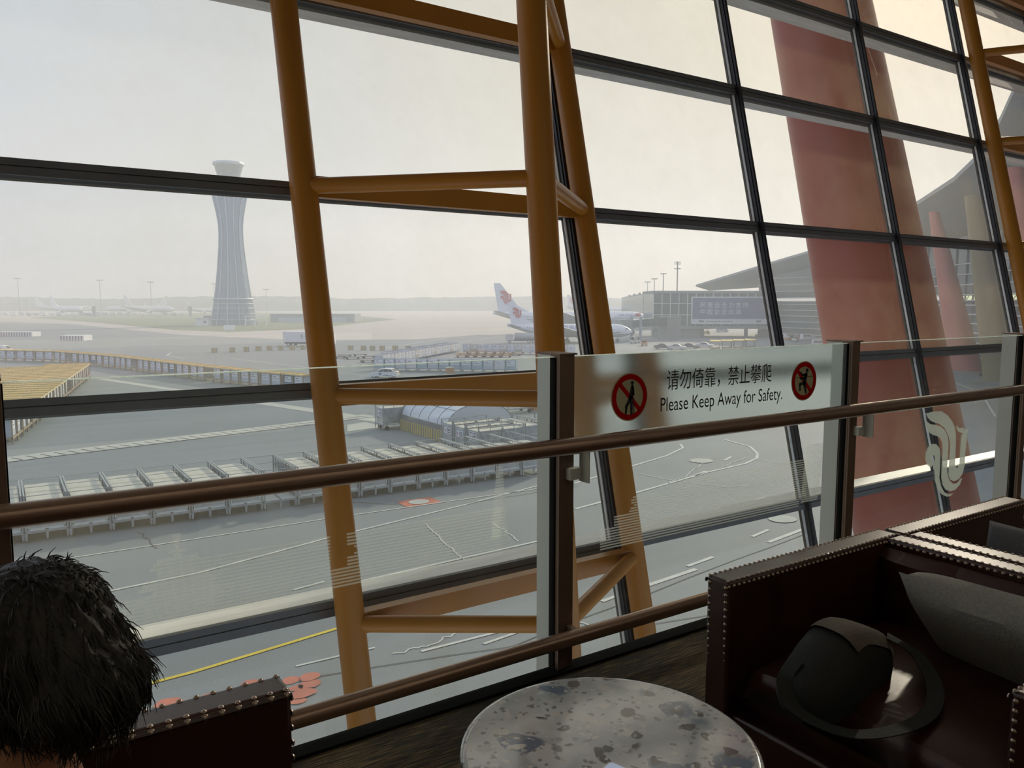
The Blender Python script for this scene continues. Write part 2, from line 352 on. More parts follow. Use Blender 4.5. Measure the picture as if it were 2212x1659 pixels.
def terrazzo_mat():
    m = bpy.data.materials.new('grey_terrazzo'); m.use_nodes = True; t = m.node_tree; b = t.nodes['Principled BSDF']
    b.inputs['Roughness'].default_value = 0.09; b.inputs['Coat Weight'].default_value = 0.0; b.inputs['Coat Roughness'].default_value = 0.05
    tc = nd(t, 'ShaderNodeTexCoord')
    n0 = nd(t, 'ShaderNodeTexNoise'); n0.inputs['Scale'].default_value = 9; n0.inputs['Detail'].default_value = 4
    t.links.new(tc.outputs['Object'], n0.inputs['Vector'])
    mxv = nd(t, 'ShaderNodeMix', data_type='RGBA', blend_type='ADD'); mxv.inputs[0].default_value = 0.06
    t.links.new(tc.outputs['Object'], mxv.inputs[6]); t.links.new(n0.outputs['Color'], mxv.inputs[7])
    def chips(scale, lo, hi, colors, prev):
        v = nd(t, 'ShaderNodeTexVoronoi'); v.inputs['Scale'].default_value = scale
        t.links.new(mxv.outputs[2], v.inputs['Vector'])
        sp = nd(t, 'ShaderNodeSeparateColor'); t.links.new(v.outputs['Color'], sp.inputs[0])
        r = nd(t, 'ShaderNodeValToRGB'); r.color_ramp.interpolation = 'CONSTANT'
        r.color_ramp.elements[0].position = 0; r.color_ramp.elements[0].color = (*colors[0], 1)
        r.color_ramp.elements[1].position = 0.5; r.color_ramp.elements[1].color = (*colors[1], 1)
        t.links.new(sp.outputs[0], r.inputs['Fac'])
        mask = nd(t, 'ShaderNodeMapRange'); mask.inputs['From Min'].default_value = lo; mask.inputs['From Max'].default_value = hi
        t.links.new(sp.outputs[1], mask.inputs['Value'])
        d = nd(t, 'ShaderNodeMapRange'); d.inputs['From Min'].default_value = 0.75; d.inputs['From Max'].default_value = 0.55
        mulv = nd(t, 'ShaderNodeMath', operation='MULTIPLY'); mulv.inputs[1].default_value = 1.0
        t.links.new(v.outputs['Distance'], d.inputs['Value']); t.links.new(mask.outputs[0], mulv.inputs[0]); t.links.new(d.outputs[0], mulv.inputs[1])
        x = nd(t, 'ShaderNodeMix', data_type='RGBA'); t.links.new(mulv.outputs[0], x.inputs[0])
        t.links.new(prev, x.inputs[6]); t.links.new(r.outputs[0], x.inputs[7]); return x.outputs[2]
    base = nd(t, 'ShaderNodeValToRGB'); base.color_ramp.elements[0].position = 0.35; base.color_ramp.elements[0].color = (0.44, 0.49, 0.53, 1)
    base.color_ramp.elements[1].position = 0.7; base.color_ramp.elements[1].color = (0.70, 0.73, 0.76, 1)
    t.links.new(n0.outputs['Fac'], base.inputs['Fac'])
    c = chips(13, 0.74, 0.80, [(0.17, 0.23, 0.33), (0.64, 0.67, 0.70)], base.outputs[0])
    c = chips(34, 0.82, 0.86, [(0.68, 0.68, 0.67), (0.15, 0.145, 0.15)], c)
    c = chips(95, 0.80, 0.86, [(0.30, 0.31, 0.33), (0.66, 0.67, 0.67)], c)
    b.inputs['IOR'].default_value = 1.85
    t.links.new(c, b.inputs['Base Color'])
    return m
M['terrazzo'] = terrazzo_mat()
def ground_mat():
    m = bpy.data.materials.new('apron_asphalt'); m.use_nodes = True; t = m.node_tree; b = t.nodes['Principled BSDF']
    b.inputs['Roughness'].default_value = 0.75
    tc = nd(t, 'ShaderNodeTexCoord')
    a = nd(t, 'ShaderNodeTexNoise'); a.inputs['Scale'].default_value = 0.05; a.inputs['Detail'].default_value = 8
    s = nd(t, 'ShaderNodeTexNoise'); s.inputs['Scale'].default_value = 14; s.inputs['Detail'].default_value = 4
    st = nd(t, 'ShaderNodeMapping'); st.inputs['Scale'].default_value = (0.02, 0.35, 1)
    k = nd(t, 'ShaderNodeTexNoise'); k.inputs['Scale'].default_value = 1; k.inputs['Detail'].default_value = 6
    for n in (a, s): t.links.new(tc.outputs['Object'], n.inputs['Vector'])
    t.links.new(tc.outputs['Object'], st.inputs[0]); t.links.new(st.outputs[0], k.inputs['Vector'])
    r = nd(t, 'ShaderNodeValToRGB'); r.color_ramp.elements[0].position = 0.3; r.color_ramp.elements[0].color = (0.175, 0.205, 0.222, 1)
    r.color_ramp.elements[1].position = 0.72; r.color_ramp.elements[1].color = (0.275, 0.298, 0.315, 1)
    ad = nd(t, 'ShaderNodeMix', data_type='FLOAT'); ad.inputs[0].default_value = 0.5
    t.links.new(a.outputs['Fac'], ad.inputs[2]); t.links.new(k.outputs['Fac'], ad.inputs[3])
    t.links.new(ad.outputs[0], r.inputs['Fac'])
    mm = nd(t, 'ShaderNodeMix', data_type='RGBA', blend_type='MULTIPLY'); mm.inputs[0].default_value = 1
    mr = nd(t, 'ShaderNodeMapRange'); mr.inputs['To Min'].default_value = 0.7; mr.inputs['To Max'].default_value = 1.3
    t.links.new(s.outputs['Fac'], mr.inputs['Value'])
    cb = nd(t, 'ShaderNodeCombineColor')
    for i in range(3): t.links.new(mr.outputs[0], cb.inputs[i])
    t.links.new(r.outputs[0], mm.inputs[6]); t.links.new(cb.outputs[0], mm.inputs[7]); t.links.new(mm.outputs[2], b.inputs['Base Color'])
    return m
M['ground'] = ground_mat()
M['apronc'] = material('pale_apron_concrete', (0.46, 0.43, 0.40), 0.85, 0, 0.12, 0.06, stretch=(0.3, 1.5, 1))

# ================================================================ LARGE STRUCTURE
def struct(o): o['kind'] = 'structure'; return o
FLOOR_EDGE = 2.60
struct(MB().box(-9, 34, -12, FLOOR_EDGE - 0.145, -0.6, 0).build('floor', M['carpet']))
struct(MB().box(-9, 34, -12.3, -12, -0.6, 14).build('wall_back', M['plaster']))
struct(MB().box(-9.3, -9, -12.3, 9.2, -10, 14).build('wall_left', M['plaster']))
struct(MB().box(34, 34.3, -12.3, 5.6, -10, 14).build('wall_right', M['plaster']))
struct(MB().box(-9.3, 34.3, -12.3, 9.7, 14, 14.4).build('ceiling', M['ceil']))
tr = MB(); tr.box(-9, 34, FLOOR_EDGE - 0.145, FLOOR_EDGE - 0.09, -0.6, 0.006)
struct(tr.build('trim_1', M['gasket']))
sk = MB(); sk.box(-9, 34, FLOOR_EDGE - 0.17, FLOOR_EDGE - 0.145, -0.01, 0.012); struct(sk.build('baseboard_front', M['gasket']))

# leaning curtain wall
LEAN = 0.245
def wn(z): return 6.70 + LEAN * (z - 2.43)
IN = Vector((0, -math.cos(math.atan(LEAN)), math.sin(math.atan(LEAN))))    # towards the hall
UPW = Vector((0, math.sin(math.atan(LEAN)), math.cos(math.atan(LEAN))))
LEV = [-9.95, -8.0, -6.2, -4.45, -2.68, -0.93, 0.775, 2.44, 4.19, 5.66, 7.05, 8.6, 10.2, 12, 13.95]
MUL = [2.05 + 3.005 * i for i in range(-3, 11)]
S0, S1 = MUL[0], MUL[-1]
for i, z in enumerate(LEV):
    o = Vector((0, wn(z), z)); t = MB()
    def rect(a0, a1, b0, b1):                         # a: distance into the hall, b: along the wall's slope
        p = [o + IN * a0 + UPW * b0, o + IN * a1 + UPW * b0, o + IN * a1 + UPW * b1, o + IN * a0 + UPW * b1]
        t.hexa([Vector((S0, q.y, q.z)) for q in p] + [Vector((S1, q.y, q.z)) for q in p])
    rect(-0.05, 0.075, -0.062, 0.0); rect(-0.05, 0.075, 0.010, 0.062); rect(-0.05, 0.062, -0.062, 0.062)
    t.m = 1
    q = [(o.y + 0.05, z + 0.02), (o.y + 0.42, z - 0.015), (o.y + 0.42, z + 0.01), (o.y + 0.05, z + 0.05)]
    t.hexa([Vector((S0, a, b)) for a, b in q] + [Vector((S1, a, b)) for a, b in q])
    struct(t.build('trim_%d' % (i + 2), [M['metal_dark'], M['fin']]))
def wp(s, z, a): p = Vector((0, wn(z), z)) + IN * a; return Vector((s, p.y, p.z))
for i, s in enumerate(MUL):
    t = MB(); seal = abs(s - 2.05) < .1                # behind the truss tube there is only a thin joint
    if seal: s += .19
    for (h, a0, a1) in (((0.012, -0.02, 0.03),) if seal else ((0.032, -0.03, 0.10), (0.02, 0.10, 0.13))):
        t.hexa([wp(s + dx, LEV[0], a) for dx, a in ((-h, a0), (h, a0), (h, a1), (-h, a1))] + [wp(s + dx, LEV[-1], a) for dx, a in ((-h, a0), (h, a0), (h, a1), (-h, a1))])
    t.m = 1
    if not seal: t.hexa([wp(s + dx, LEV[0], a) for dx, a in ((-0.046, 0.02), (-0.034, 0.02), (-0.034, 0.05), (-0.046, 0.05))] + [wp(s + dx, LEV[-1], a) for dx, a in ((-0.046, 0.02), (-0.034, 0.02), (-0.034, 0.05), (-0.046, 0.05))])
    struct(t.build('trim_%d' % (30 + i), [M['mull'], M['fin']]))
k = 1
for i in range(len(MUL) - 1):
    for j in range(2, len(LEV) - 1):
        a, b, z0, z1 = [m_ + (.19 if abs(m_ - 2.05) < .1 else 0) for m_ in MUL[i:i + 2]] + [LEV[j], LEV[j + 1]]
        g = MB(); g.poly([wp(a, z0, 0), wp(b, z0, 0), wp(b, z1, 0), wp(a, z1, 0)])
        struct(g.build('window_%d' % k, M['pane'])); k += 1

# ground of the airfield with its painted marks
G = MB(); G.poly([(-4000, 4.5, APRON), (5000, 4.5, APRON), (5000, 5500, APRON), (-4000, 5500, APRON)])
ground = struct(G.build('ground', M['ground']))
def gpoly(mb, pts, z=APRON + 0.02): mb.poly([(p[0], p[1], z) for p in pts])
def gline(mb, pts, wd, z=APRON + 0.025):
    pts = [Vector((p[0], p[1], 0)) for p in pts]
    L = []; R_ = []
    for i, p in enumerate(pts):
        d = (pts[min(i + 1, len(pts) - 1)] - pts[max(i - 1, 0)]).normalized(); n = Vector((-d.y, d.x, 0)) * wd / 2
        L.append(p + n); R_.append(p - n)
    for i in range(len(pts) - 1): gpoly(mb, [L[i], L[i + 1], R_[i + 1], R_[i]], z)
A = lambda *uv: [at(*q) for q in uv]
g = MB(); gpoly(g, A((-300, 688), (150, 700), (400, 724), (655, 735), (900, 733), (1150, 722), (1500, 690), (1500, 668), (-300, 668)), APRON + 0.01); struct(g.build('concrete_apron', M['apronc'], ground))
g = MB(); gpoly(g, A((60, 686), (210, 678), (400, 676), (620, 676), (780, 683), (860, 690), (760, 700), (660, 711), (500, 717), (380, 713), (210, 697)), APRON + 0.03); struct(g.build('grass', M['grassm'], ground))
g = MB()
gpoly(g, [at(200, 818), at(230, 818), at(1150, 952), at(1150, 965)]); gpoly(g, A((750, 918), (790, 912), (830, 922), (750, 933)))
g.build('concrete_strip', M['pale_c'], ground)
g = MB(); gb = MB()
d0, d1 = at(-200, 1020), at(800, 898)
dr = (d1 - d0).normalized(); nn = Vector((-dr.y, dr.x, 0))
gpoly(g, [d0 - nn * 1.1, d1 - nn * 1.1, d1 + nn * 1.1, d0 + nn * 1.1], APRON + .045)
L = (d1 - d0).length
for i in range(int(L / 0.95)):
    p = d0 + dr * (i * 0.95); gline(gb, [p - nn * 0.95, p + nn * 0.5 - dr * 0.35], 0.09, APRON + 0.06)
g.build('drain_cover', M['pale_c'], ground); gb.build('drain_slot', M['grate'], ground)
g = MB()
for pts, wd in [(((30, 1225), (700, 1122), (1170, 1055)), .12), (((210, 1283), (430, 1238), (700, 1165), (1000, 1092), (1230, 1032)), .16),
                (((420, 1400), (650, 1345)), .0), (((780, 1256), (1170, 1168)), .16), (((1160, 905), (1160, 906)), 0),
                (((1030, 870), (1180, 880)), .5), (((1000, 885), (1180, 896)), .2), (((165, 640 + 240), (165, 880)), 0),
                (((830, 815), (690, 803)), .25), (((0, 1290), (210, 1283)), 0),
                (((1243, 1100), (1370, 1066), (1530, 1020), (1610, 1002), (1635, 990), (1636, 980), (1620, 965), (1565, 950)), .22),
                (((1240, 1045), (1440, 985), (1475, 968), (1470, 960)), .2), (((1400, 1265), (1504, 1230)), .25), (((1660, 1172), (1740, 1142)), .25), (((1625, 1160), (1660, 1145)), .2),
                (((910, 1408), (1080, 1365)), .14), (((1045, 1392), (1120, 1366)), .14), (((635, 1275), (700, 1257)), .14), (((1485, 1224), (1540, 1204)), .2), (((1300, 1300), (1335, 1287)), .2),
                (((1500, 1028), (1525, 1018)), .25), (((1565, 995), (1580, 987)), .25), (((1615, 1090), (1650, 1075)), .25), (((640, 1520), (700, 1505)), 0),
                (((700, 1130), (1240, 1020)), 0), (((1850, 1060), (1960, 1020)), .2), (((2010, 805), (2120, 850), (2150, 900)), .2), (((640, 1440), (810, 1400)), .1),
                (((440, 660 + 110), (400, 775), (360, 768), (370, 762), (470, 758)), .35), (((500, 775), (690, 797)), .3), (((780, 760), (1160, 700)), .4), (((900, 755), (1170, 712)), .4), (((300, 720), (600, 724)), .6), (((130, 705), (700, 712)), .5), (((820, 705), (900, 706)), 1.2), (((760, 717), (860, 717)), 1.2)]:
    if wd: gline(g, A(*pts), wd)
g.build('white_lane_marking', M['paintw'], ground)
g = MB()
for pts in [((1235, 1440 - 100), (1300, 1356)), ((920, 1130), (940, 1155), (975, 1185), (990, 1200), (1010, 1215)), ((1440, 1045), (1480, 1030), (1500, 1015), (1520, 1000)), ((1375, 1022), (1450, 1038), (1560, 1052), (1620, 1050)), ((845, 1415), (905, 1400), (950, 1385), (985, 1368)), ((1060, 1130), (1090, 1146), (1120, 1170)), ((1560, 1010), (1610, 990), (1700, 1003))]:
    pp = A(*pts); q = []
    for i in range(len(pp) - 1):
        for k2 in range(5): q.append(pp[i].lerp(pp[i + 1], k2 / 5) + Vector((random.uniform(-.08, .08), random.uniform(-.12, .12), 0)))
    gline(g, q + [pp[-1]], .07)
g.build('crack_sealant', M['paintw'], ground)
g = MB()
for pts in [((640, 1100), (750, 1085), (870, 1092)), ((1000, 1090), (1250, 1050)), ((300, 1150), (340, 1185)), ((650, 1470), (1530, 1330)), ((1100, 1400), (1750, 1150))]:
    pp = A(*pts); q = []
    for i in range(len(pp) - 1):
        for k2 in range(6): q.append(pp[i].lerp(pp[i + 1], k2 / 6) + Vector((random.uniform(-.1, .1), random.uniform(-.1, .1), 0)))
    gline(g, q + [pp[-1]], .05)
g.build('asphalt_crack', M['grate'], ground)
g = MB(); gline(g, A((250, 1497), (420, 1452), (730, 1358)), .17); g.build('yellow_lane_marking', M['painty'], ground)
g = MB(); c0 = at(905, 1085)
gpoly(g, [c0 + Vector(p) for p in ((-1.1, -.75, 0), (1.1, -.75, 0), (1.1, .75, 0), (-1.1, .75, 0))])
for cx_, cy_, r_ in ((655, 1500, .32), (668, 1480, .28), (630, 1470, .26), (640, 1488, .2), (560, 1480, .3), (365, 1520, .35), (540, 1475, .2), (450, 1505, .2), (670, 1465, .3), (645, 1515, .2)):
    c1 = at(cx_, cy_); zz_ = APRON + .02 + .006 * (cx_ % 7); gpoly(g, [c1 + Vector((r_ * (1 + .5 * random.random()) * math.cos(a * PI / 5), .7 * r_ * (1 + .5 * random.random()) * math.sin(a * PI / 5), 0)) for a in range(10)], zz_)
g.build('red_paint_marking', M['paintr'], ground)
g = MB(); gpoly(g, [c0 + Vector((.62 * math.cos(a * PI / 10), .55 * math.sin(a * PI / 10), 0)) for a in range(20)], APRON + .04)
c1 = at(1515, 996); gpoly(g, [c1 + Vector((.9 * math.cos(a * PI / 10), .8 * math.sin(a * PI / 10), 0)) for a in range(20)], APRON + .04)
c1 = at(1690, 1122); gpoly(g, [c1 + Vector((.8 * math.cos(a * PI / 10), .7 * math.sin(a * PI / 10), 0)) for a in range(20)], APRON + .04)
g.build('manhole_cover', M['pale_c'], ground)

# haze over the airfield
hb = MB(); hb.box(-900, 1700, 10.5, 1400, APRON - 0.4, 130)
hm = bpy.data.materials.new('grey_haze'); hm.use_nodes = True; t = hm.node_tree; t.nodes.clear()
vo = nd(t, 'ShaderNodeVolumeScatter'); vo.inputs['Density'].default_value = HAZE; vo.inputs['Anisotropy'].default_value = 0.3
vo.inputs['Color'].default_value = (0.80, 0.90, 1.0, 1)
t.links.new(vo.outputs[0], nd(t, 'ShaderNodeOutputMaterial').inputs['Volume'])
tag(hb.build('haze', hm), 'pale grey haze hanging over the whole airfield', 'haze', kind='stuff')


# ================================================================ STEEL TRUSSES
def truss(s0, label):
    r = thing('steel_truss_column', label, 'column', (s0, 6, -10), 0, 'yellow tubular truss columns along the glass wall')
    def loc(p): return Vector(p) - Vector((s0, 6, -10))
    Lp = lambda z: Vector((s0 + 0.12, wn(z) - 0.28, z))
    Bp = lambda z: Vector((s0 + 3.07, wn(z) - 0.25, z))
    Mp = lambda z: Vector((s0 + 1.50, 4.84 + 0.10 * (z - 0.77), z))
    for f, rad in ((Lp, .112), (Mp, .116), (Bp, .110)):
        MB().tube([loc(f(z)) for z in (-10, -4, 2, 8, 13.9)], rad, 28).build('chord', M['yellow'], r, True)
    for z in [-9, -7.6, -6.1, -4.4, -2.68, -0.975, 0.765, 2.455, 4.2, 5.72, 7.1, 8.6, 10.2, 12]:
        MB().tube([loc(Lp(z)), loc(Mp(z))], .066, 20).build('strut', M['yellow'], r, True)
        MB().tube([loc(Mp(z)), loc(Bp(z))], .066, 20).build('strut', M['yellow'], r, True)
        MB().bar(loc(Lp(z)), loc(Bp(z)), .10, .17).build('cross_bar', M['yellow'], r)
    return r
truss(2.05, 'ochre yellow tubular truss column in front of the control tower side')
truss(14.05, 'ochre yellow tubular truss column beyond the glass railing corner, at the far right')
# ================================================================ GLASS RAILING
rl = thing('guard_railing', 'waist-high glass guard railing with brown posts and handrails above the carpet edge', 'railing', (0, 2.5, 0))
def lo(p): return (p[0], p[1] - 2.5, p[2])
POSTS = [-1.92, 0.0, 1.92, 3.84, 5.76, 7.68]          # right-hand edge of each post
GN = 2.495
for i, x in enumerate(POSTS):
    p = MB()
    p.box(x - .083, x, -.03, .02, -.02, 1.297); p.box(x - .083, x - .045, -.042, -.03, -.02, 1.297)
    p.build('post', M['bronze'], rl, bevel=.002)
    q = MB(); q.box(x - .080, x - .004, .021, .115, -.3, 1.295); q.build('post_back_channel', M['alu'], rl)
    q = MB(); q.box(x - .088, x + .004, -.018, .012, 0, 1.285); q.box(x - .083, x, .018, .024, 0, 1.29); q.build('gasket', M['gasket'], rl)
    q = MB(); q.box(x - .086, x + .002, -.045, .12, 1.297, 1.303); q.build('post_cap', M['bronze'], rl)
    for zz, nm in ((.80, 'u'), (.0, 'l')) if i != 1 else ():
        b = MB()
        if zz: b.box(x - .052, x + .010, -.075, -.04, .80, .845); b.box(x + .004, x + .010, -.12, -.06, .79, .93)
        else: b.box(x - .045, x - .02, -.12, -.04, .15, .19)
        b.build('rail_bracket', M['alu'] if zz else M['bronze'], rl)
hr = MB(); hr.M = Matrix.Identity(4); hr.tube([lo((-2.6, 2.378, .95)), lo((9, 2.378, .95))], .034, 28); hr.build('handrail', M['rail'], rl, True)
hr = MB(); hr.tube([lo((-2.6, 2.385, .17)), lo((9, 2.385, .17))], .031, 28); hr.build('foot_rail', M['rail'], rl, True)
for i in range(len(POSTS) - 1):
    a, b = POSTS[i] + .004, POSTS[i + 1] - .087
    g = MB(); g.poly([(a, GN - 2.5, .0), (b, GN - 2.5, .0), (b, GN - 2.5, 1.288), (a, GN - 2.5, 1.288)]); gp = g.build('glass_panel', M['bglass'], rl)
    g = MB(); g.box(a, b, GN - 2.507, GN - 2.493, 1.2875, 1.2905); g.build('glass_edge', M['edge'], gp)
    if i == 2:
        g = MB(); y = GN - 2.505; g.poly([(a, y, .915), (b, y, .915), (b, y, 1.287), (a, y, 1.287)]); g.build('frosted_band', M['frost'], gp)
    pan = gp if True else None
    if i == 1: PAN1 = gp
    if i == 2: PAN2 = gp
    if i == 3: PAN3 = gp
FY = GN - 2.5 - .004
def flat(mb, pts, y=FY): mb.poly([(a, y, b) for a, b in pts])
# etched stripes and skyline shapes
def stripes(name, rows, parent):
    mb = MB()
    for z, h, spans in rows:
        for a, b in spans:
            if b > a: flat(mb, [(a, z), (b, z), (b, z + h), (a, z + h)])
    return mb.build(name, M['film'], parent, flip=False)
def tiers(z, c):                                       # half width of a stepped round temple
    for z0, z1, w0, w1 in ((.752, .80, .004, .012), (.735, .752, .012, .03), (.69, .735, .085, .05), (.672, .69, .06, .06), (.64, .672, .115, .08), (.625, .64, .075, .075), (.59, .625, .135, .10), (.54, .59, .10, .10)):
        if z0 <= z < z1: return w0 + (w1 - w0) * (z - z0) / (z1 - z0)
    return 0
rows = []; z = .535
while z < .80:
    sp = []
    t = tiers(z, .42)
    if t: rows.append((z, .0098, [(.42 - t, .42 + t)]))
    if z < .72:
        a0 = .42 + t if z > .62 else .25 - (.62 - z) * .3 + .02
        cut = []
        for (c, hw) in ((.93, .03 if .60 < z < .715 else 0), (.965, .02 if .64 < z < .67 else 0), (.955, .045 if .648 < z < .662 else 0)):
            if hw: cut.append((c - hw, c + hw))
        b0 = 1.60 + (.72 - z) * .15
        segs = [(max(a0, .42 + t), b0)] if z > .62 else [(a0, .42 - t), (.42 + t, b0)]
        for lo_, hi_ in segs:
            cur = lo_
            for ca, cb_ in sorted(cut):
                if lo_ < ca < hi_ and ca > cur: sp.append((cur, ca)); cur = cb_
                elif lo_ < ca < hi_: cur = max(cur, cb_)
            sp.append((cur, hi_))
    rows.append((z, .0066, sp)); z += .0118
stripes('etched_skyline', rows, PAN1)
rows = []; z = .60
while z < .875:                                        # slim tapering tower
    w = .014 + (.875 - z) * .085; rows.append((z, .0095, [(1.578 - w, 1.578 + w)])); z += .0118
stripes('etched_tower', rows, PAN1)
rows = []; z = .46
def temple2(z):
    if z < .545: return 2.08, 0.25
    if z < .59: return 2.155, .15
    if z < .625: return 2.24 + abs(z - .60) * .6, .1
    if z < .665: return 2.25 + (z - .645) ** 2 * 40, .1
    return None
while z < .70:
    sp = []
    t = temple2(z)
    start = t[0] if t else 2.60 - (.70 - z) * 4
    sp.append((start, 3.455 if z > .5 else 3.40))
    rows.append((z, .0066, sp)); z += .0118
stripes('etched_skyline', rows, PAN2)
rows = []; z = .475
while z < .775:
    w = .075 - abs(z - .62) * .06; c = 3.50 + (z - .62) * .12; rows.append((z, .0090, [(c - w, c + w)])); z += .0112
stripes('etched_tower', rows, PAN2)
# emblem on the third panel (and, in red, on the aircraft tails)
EMB = [[(820,650),(900,630),(985,625),(1050,665),(1100,730),(1130,800),(1140,880),(1138,1000),(1130,1190),(1150,1232),(1175,1190),(1182,1100),(1190,950),(1200,880),(1215,858),(1180,847),(1155,825),(1145,790),(1150,772),(1168,800),(1200,806),(1215,792),(1235,825),(1275,812),(1258,862),(1250,950),(1240,1050),(1230,1200),(1212,1280),(1170,1340),(1120,1365),(1080,1345),(1060,1300),(1065,1200),(1075,1060),(1078,960),(1060,880),(1020,800),(970,760),(920,745),(880,730),(845,695)],
       [(812,700),(830,730),(870,762),(930,770),(980,787),(1020,822),(1050,880),(1062,960),(1055,1100),(1045,1230),(1050,1290),(1070,1350),(1110,1390),(1150,1385),(1195,1330),(1205,1332),(1180,1400),(1130,1455),(1080,1470),(1030,1450),(1000,1400),(985,1330),(988,1200),(1000,1050),(995,960),(975,910),(940,885),(900,877),(860,850),(830,800)],
       [(868,1215),(835,1190),(818,1130),(822,1060),(850,1000),(890,970),(930,970),(965,1010),(976,1070),(972,1200),(965,1330),(985,1420),(1020,1480),(1060,1500),(1115,1490),(1080,1520),(1040,1525),(990,1500),(945,1440),(920,1360),(912,1260),(915,1160),(915,1110),(905,1085),(890,1100),(880,1130),(893,1145),(910,1142),(898,1185),(885,1207)]]
e = MB()
for P in EMB:
    q = [onn(1830 + X / 4.88, 760 + Y / 4.88, GN) for X, Y in P]; flat(e, [(p.x, p.z) for p in q])
e.build('etched_emblem', M['film2'], PAN3, flip=False)
# upright emblem outline in a unit square, for the tails
def emblem_unit():
    out = []
    for P in EMB:
        q = [onn(1830 + X / 4.88, 760 + Y / 4.88, GN) for X, Y in P]; out.append([((p.x - 4.77) / .54, (p.z - .575) / .54) for p in q])
    return out
EMU = emblem_unit()
# warning signs on the frosted panel
def disc(mb, c, r, y, r2=0, n=48):
    if not r2: mb.poly([(c[0] + r * math.cos(2 * PI * k / n), y, c[1] + r * math.sin(2 * PI * k / n)) for k in range(n)])
    else:
        mb.add([(c[0] + q * math.cos(2 * PI * k / n), y, c[1] + q * math.sin(2 * PI * k / n)) for q in (r, r2) for k in range(n)],
               [(k, (k + 1) % n, n + (k + 1) % n, n + k) for k in range(n)])
SY = GN - 2.5 - .012
def capsule(mb, a, b, w0, w1, y):
    a, b = Vector(a), Vector(b); d = (b - a).normalized(); n = Vector((-d.y, d.x))
    pts = [a + (n * math.cos(t) - d * math.sin(t)) * w0 for t in [PI * k / 8 for k in range(9)]] + [b + (-n * math.cos(t) + d * math.sin(t)) * w1 for t in [PI * k / 8 for k in range(9)]]
    mb.poly([(p.x, y, p.y) for p in pts])
def sign(c, R, kind):
    b = MB(); disc(b, c, R, SY); s_ = b.build('sign_disc', M['cream'], PAN2, flip=False)
    r_ = MB(); disc(r_, c, R * .95, SY - .001, R * .73)
    a = math.radians(135); d = Vector((math.cos(a), math.sin(a))); n = Vector((-d.y, d.x)) * R * .095
    for e1, e2 in ((1, -1),):
        p = [Vector(c) + d * R * .76 * e1 + n, Vector(c) + d * R * .76 * e2 + n, Vector(c) + d * R * .76 * e2 - n, Vector(c) + d * R * .76 * e1 - n]
        r_.poly([(q.x, SY - .001, q.y) for q in p])
    s_2 = r_.build('prohibition_ring', M['redv'], PAN2, flip=False)
    f = MB(); y = SY - .002
    P = lambda x, z: (c[0] + x * R, c[1] + z * R)
    if kind == 0:
        disc(f, P(.12, .58), R * .085, y, n=20)
        capsule(f, P(.12, .42), P(.03, -.05), R * .075, R * .085, y); capsule(f, P(.16, .40), P(.20, .12), R * .055, R * .05, y); capsule(f, P(.20, .12), P(.10, -.05), R * .05, R * .04, y)
        capsule(f, P(.02, -.05), P(-.18, -.38), R * .09, R * .06, y); capsule(f, P(-.18, -.38), P(-.21, -.68), R * .06, R * .045, y); capsule(f, P(.08, -.05), P(.10, -.70), R * .085, R * .055, y)
        flat(f, [P(.20, -.04), P(.25, -.04), P(.25, -.72), P(.20, -.72)], y)
    else:
        disc(f, P(.20, .52), R * .11, y, n=20)
        capsule(f, P(.12, .30), P(.02, -.05), R * .12, R * .12, y); capsule(f, P(.16, .32), P(-.16, .30), R * .075, R * .06, y); capsule(f, P(-.16, .30), P(-.30, .44), R * .05, R * .045, y)
        capsule(f, P(.06, .18), P(-.22, .10), R * .06, R * .05, y); capsule(f, P(-.22, .10), P(-.34, .18), R * .045, R * .04, y)
        capsule(f, P(-.02, -.10), P(-.34, -.15), R * .09, R * .07, y); capsule(f, P(-.34, -.15), P(-.32, -.46), R * .07, R * .055, y); capsule(f, P(.02, -.10), P(.16, -.60), R * .095, R * .06, y)
        flat(f, [P(-.72, .17), P(.72, .20), P(.72, .225), P(-.72, .195)], y)
    f.build('pictogram', M['ink'], PAN2, flip=False)
sign((2.225, 1.105), .103, 0); sign((3.392, 1.110), .100, 1)
FX, FZ = (1, 0, 0), (0, 0, 1)
text_obj('chinese_lettering', '请勿倚靠，禁止攀爬', .098, M['ink'], PAN2, basis((2.79, SY, 1.157), FX, FZ), sx=.80)
text_obj('english_lettering', 'Please Keep Away for Safety.', .088, M['ink'], PAN2, basis((2.815, SY, 1.055), FX, FZ), sx=.80)

# ================================================================ ADDED FILL LIGHTS
fillm = material('warm_fill_strip', (0.9, 0.85, 0.7), 0.5); fillm.node_tree.nodes['Principled BSDF'].inputs['Emission Color'].default_value = (1.0, .86, .62, 1); fillm.node_tree.nodes['Principled BSDF'].inputs['Emission Strength'].default_value = 1.7  # glowing strips added behind the camera to fill the dark interior
for i, (yy, xx) in enumerate(((-2.2, 0), (-5.0, 2), (-8.0, 5))):
    r = thing('added_fill_light', 'added warm fill strip hung unseen over the lounge, %s from the glass' % ordn(i), 'light', (xx, yy, 5.2), 0, 'added fill strips over the lounge')
    MB().box(-5, 7, -.16, .16, 0, .03).build('diffuser', fillm, r); MB().box(-5.05, 7.05, -.2, .2, .03, .12).build('housing', M['alu'], r)
    for x in (-4, 1, 6): MB().tube([(x, 0, .12), (x, 0, 8.8)], .008, 6).build('suspension_rod', M['gasket'], r)
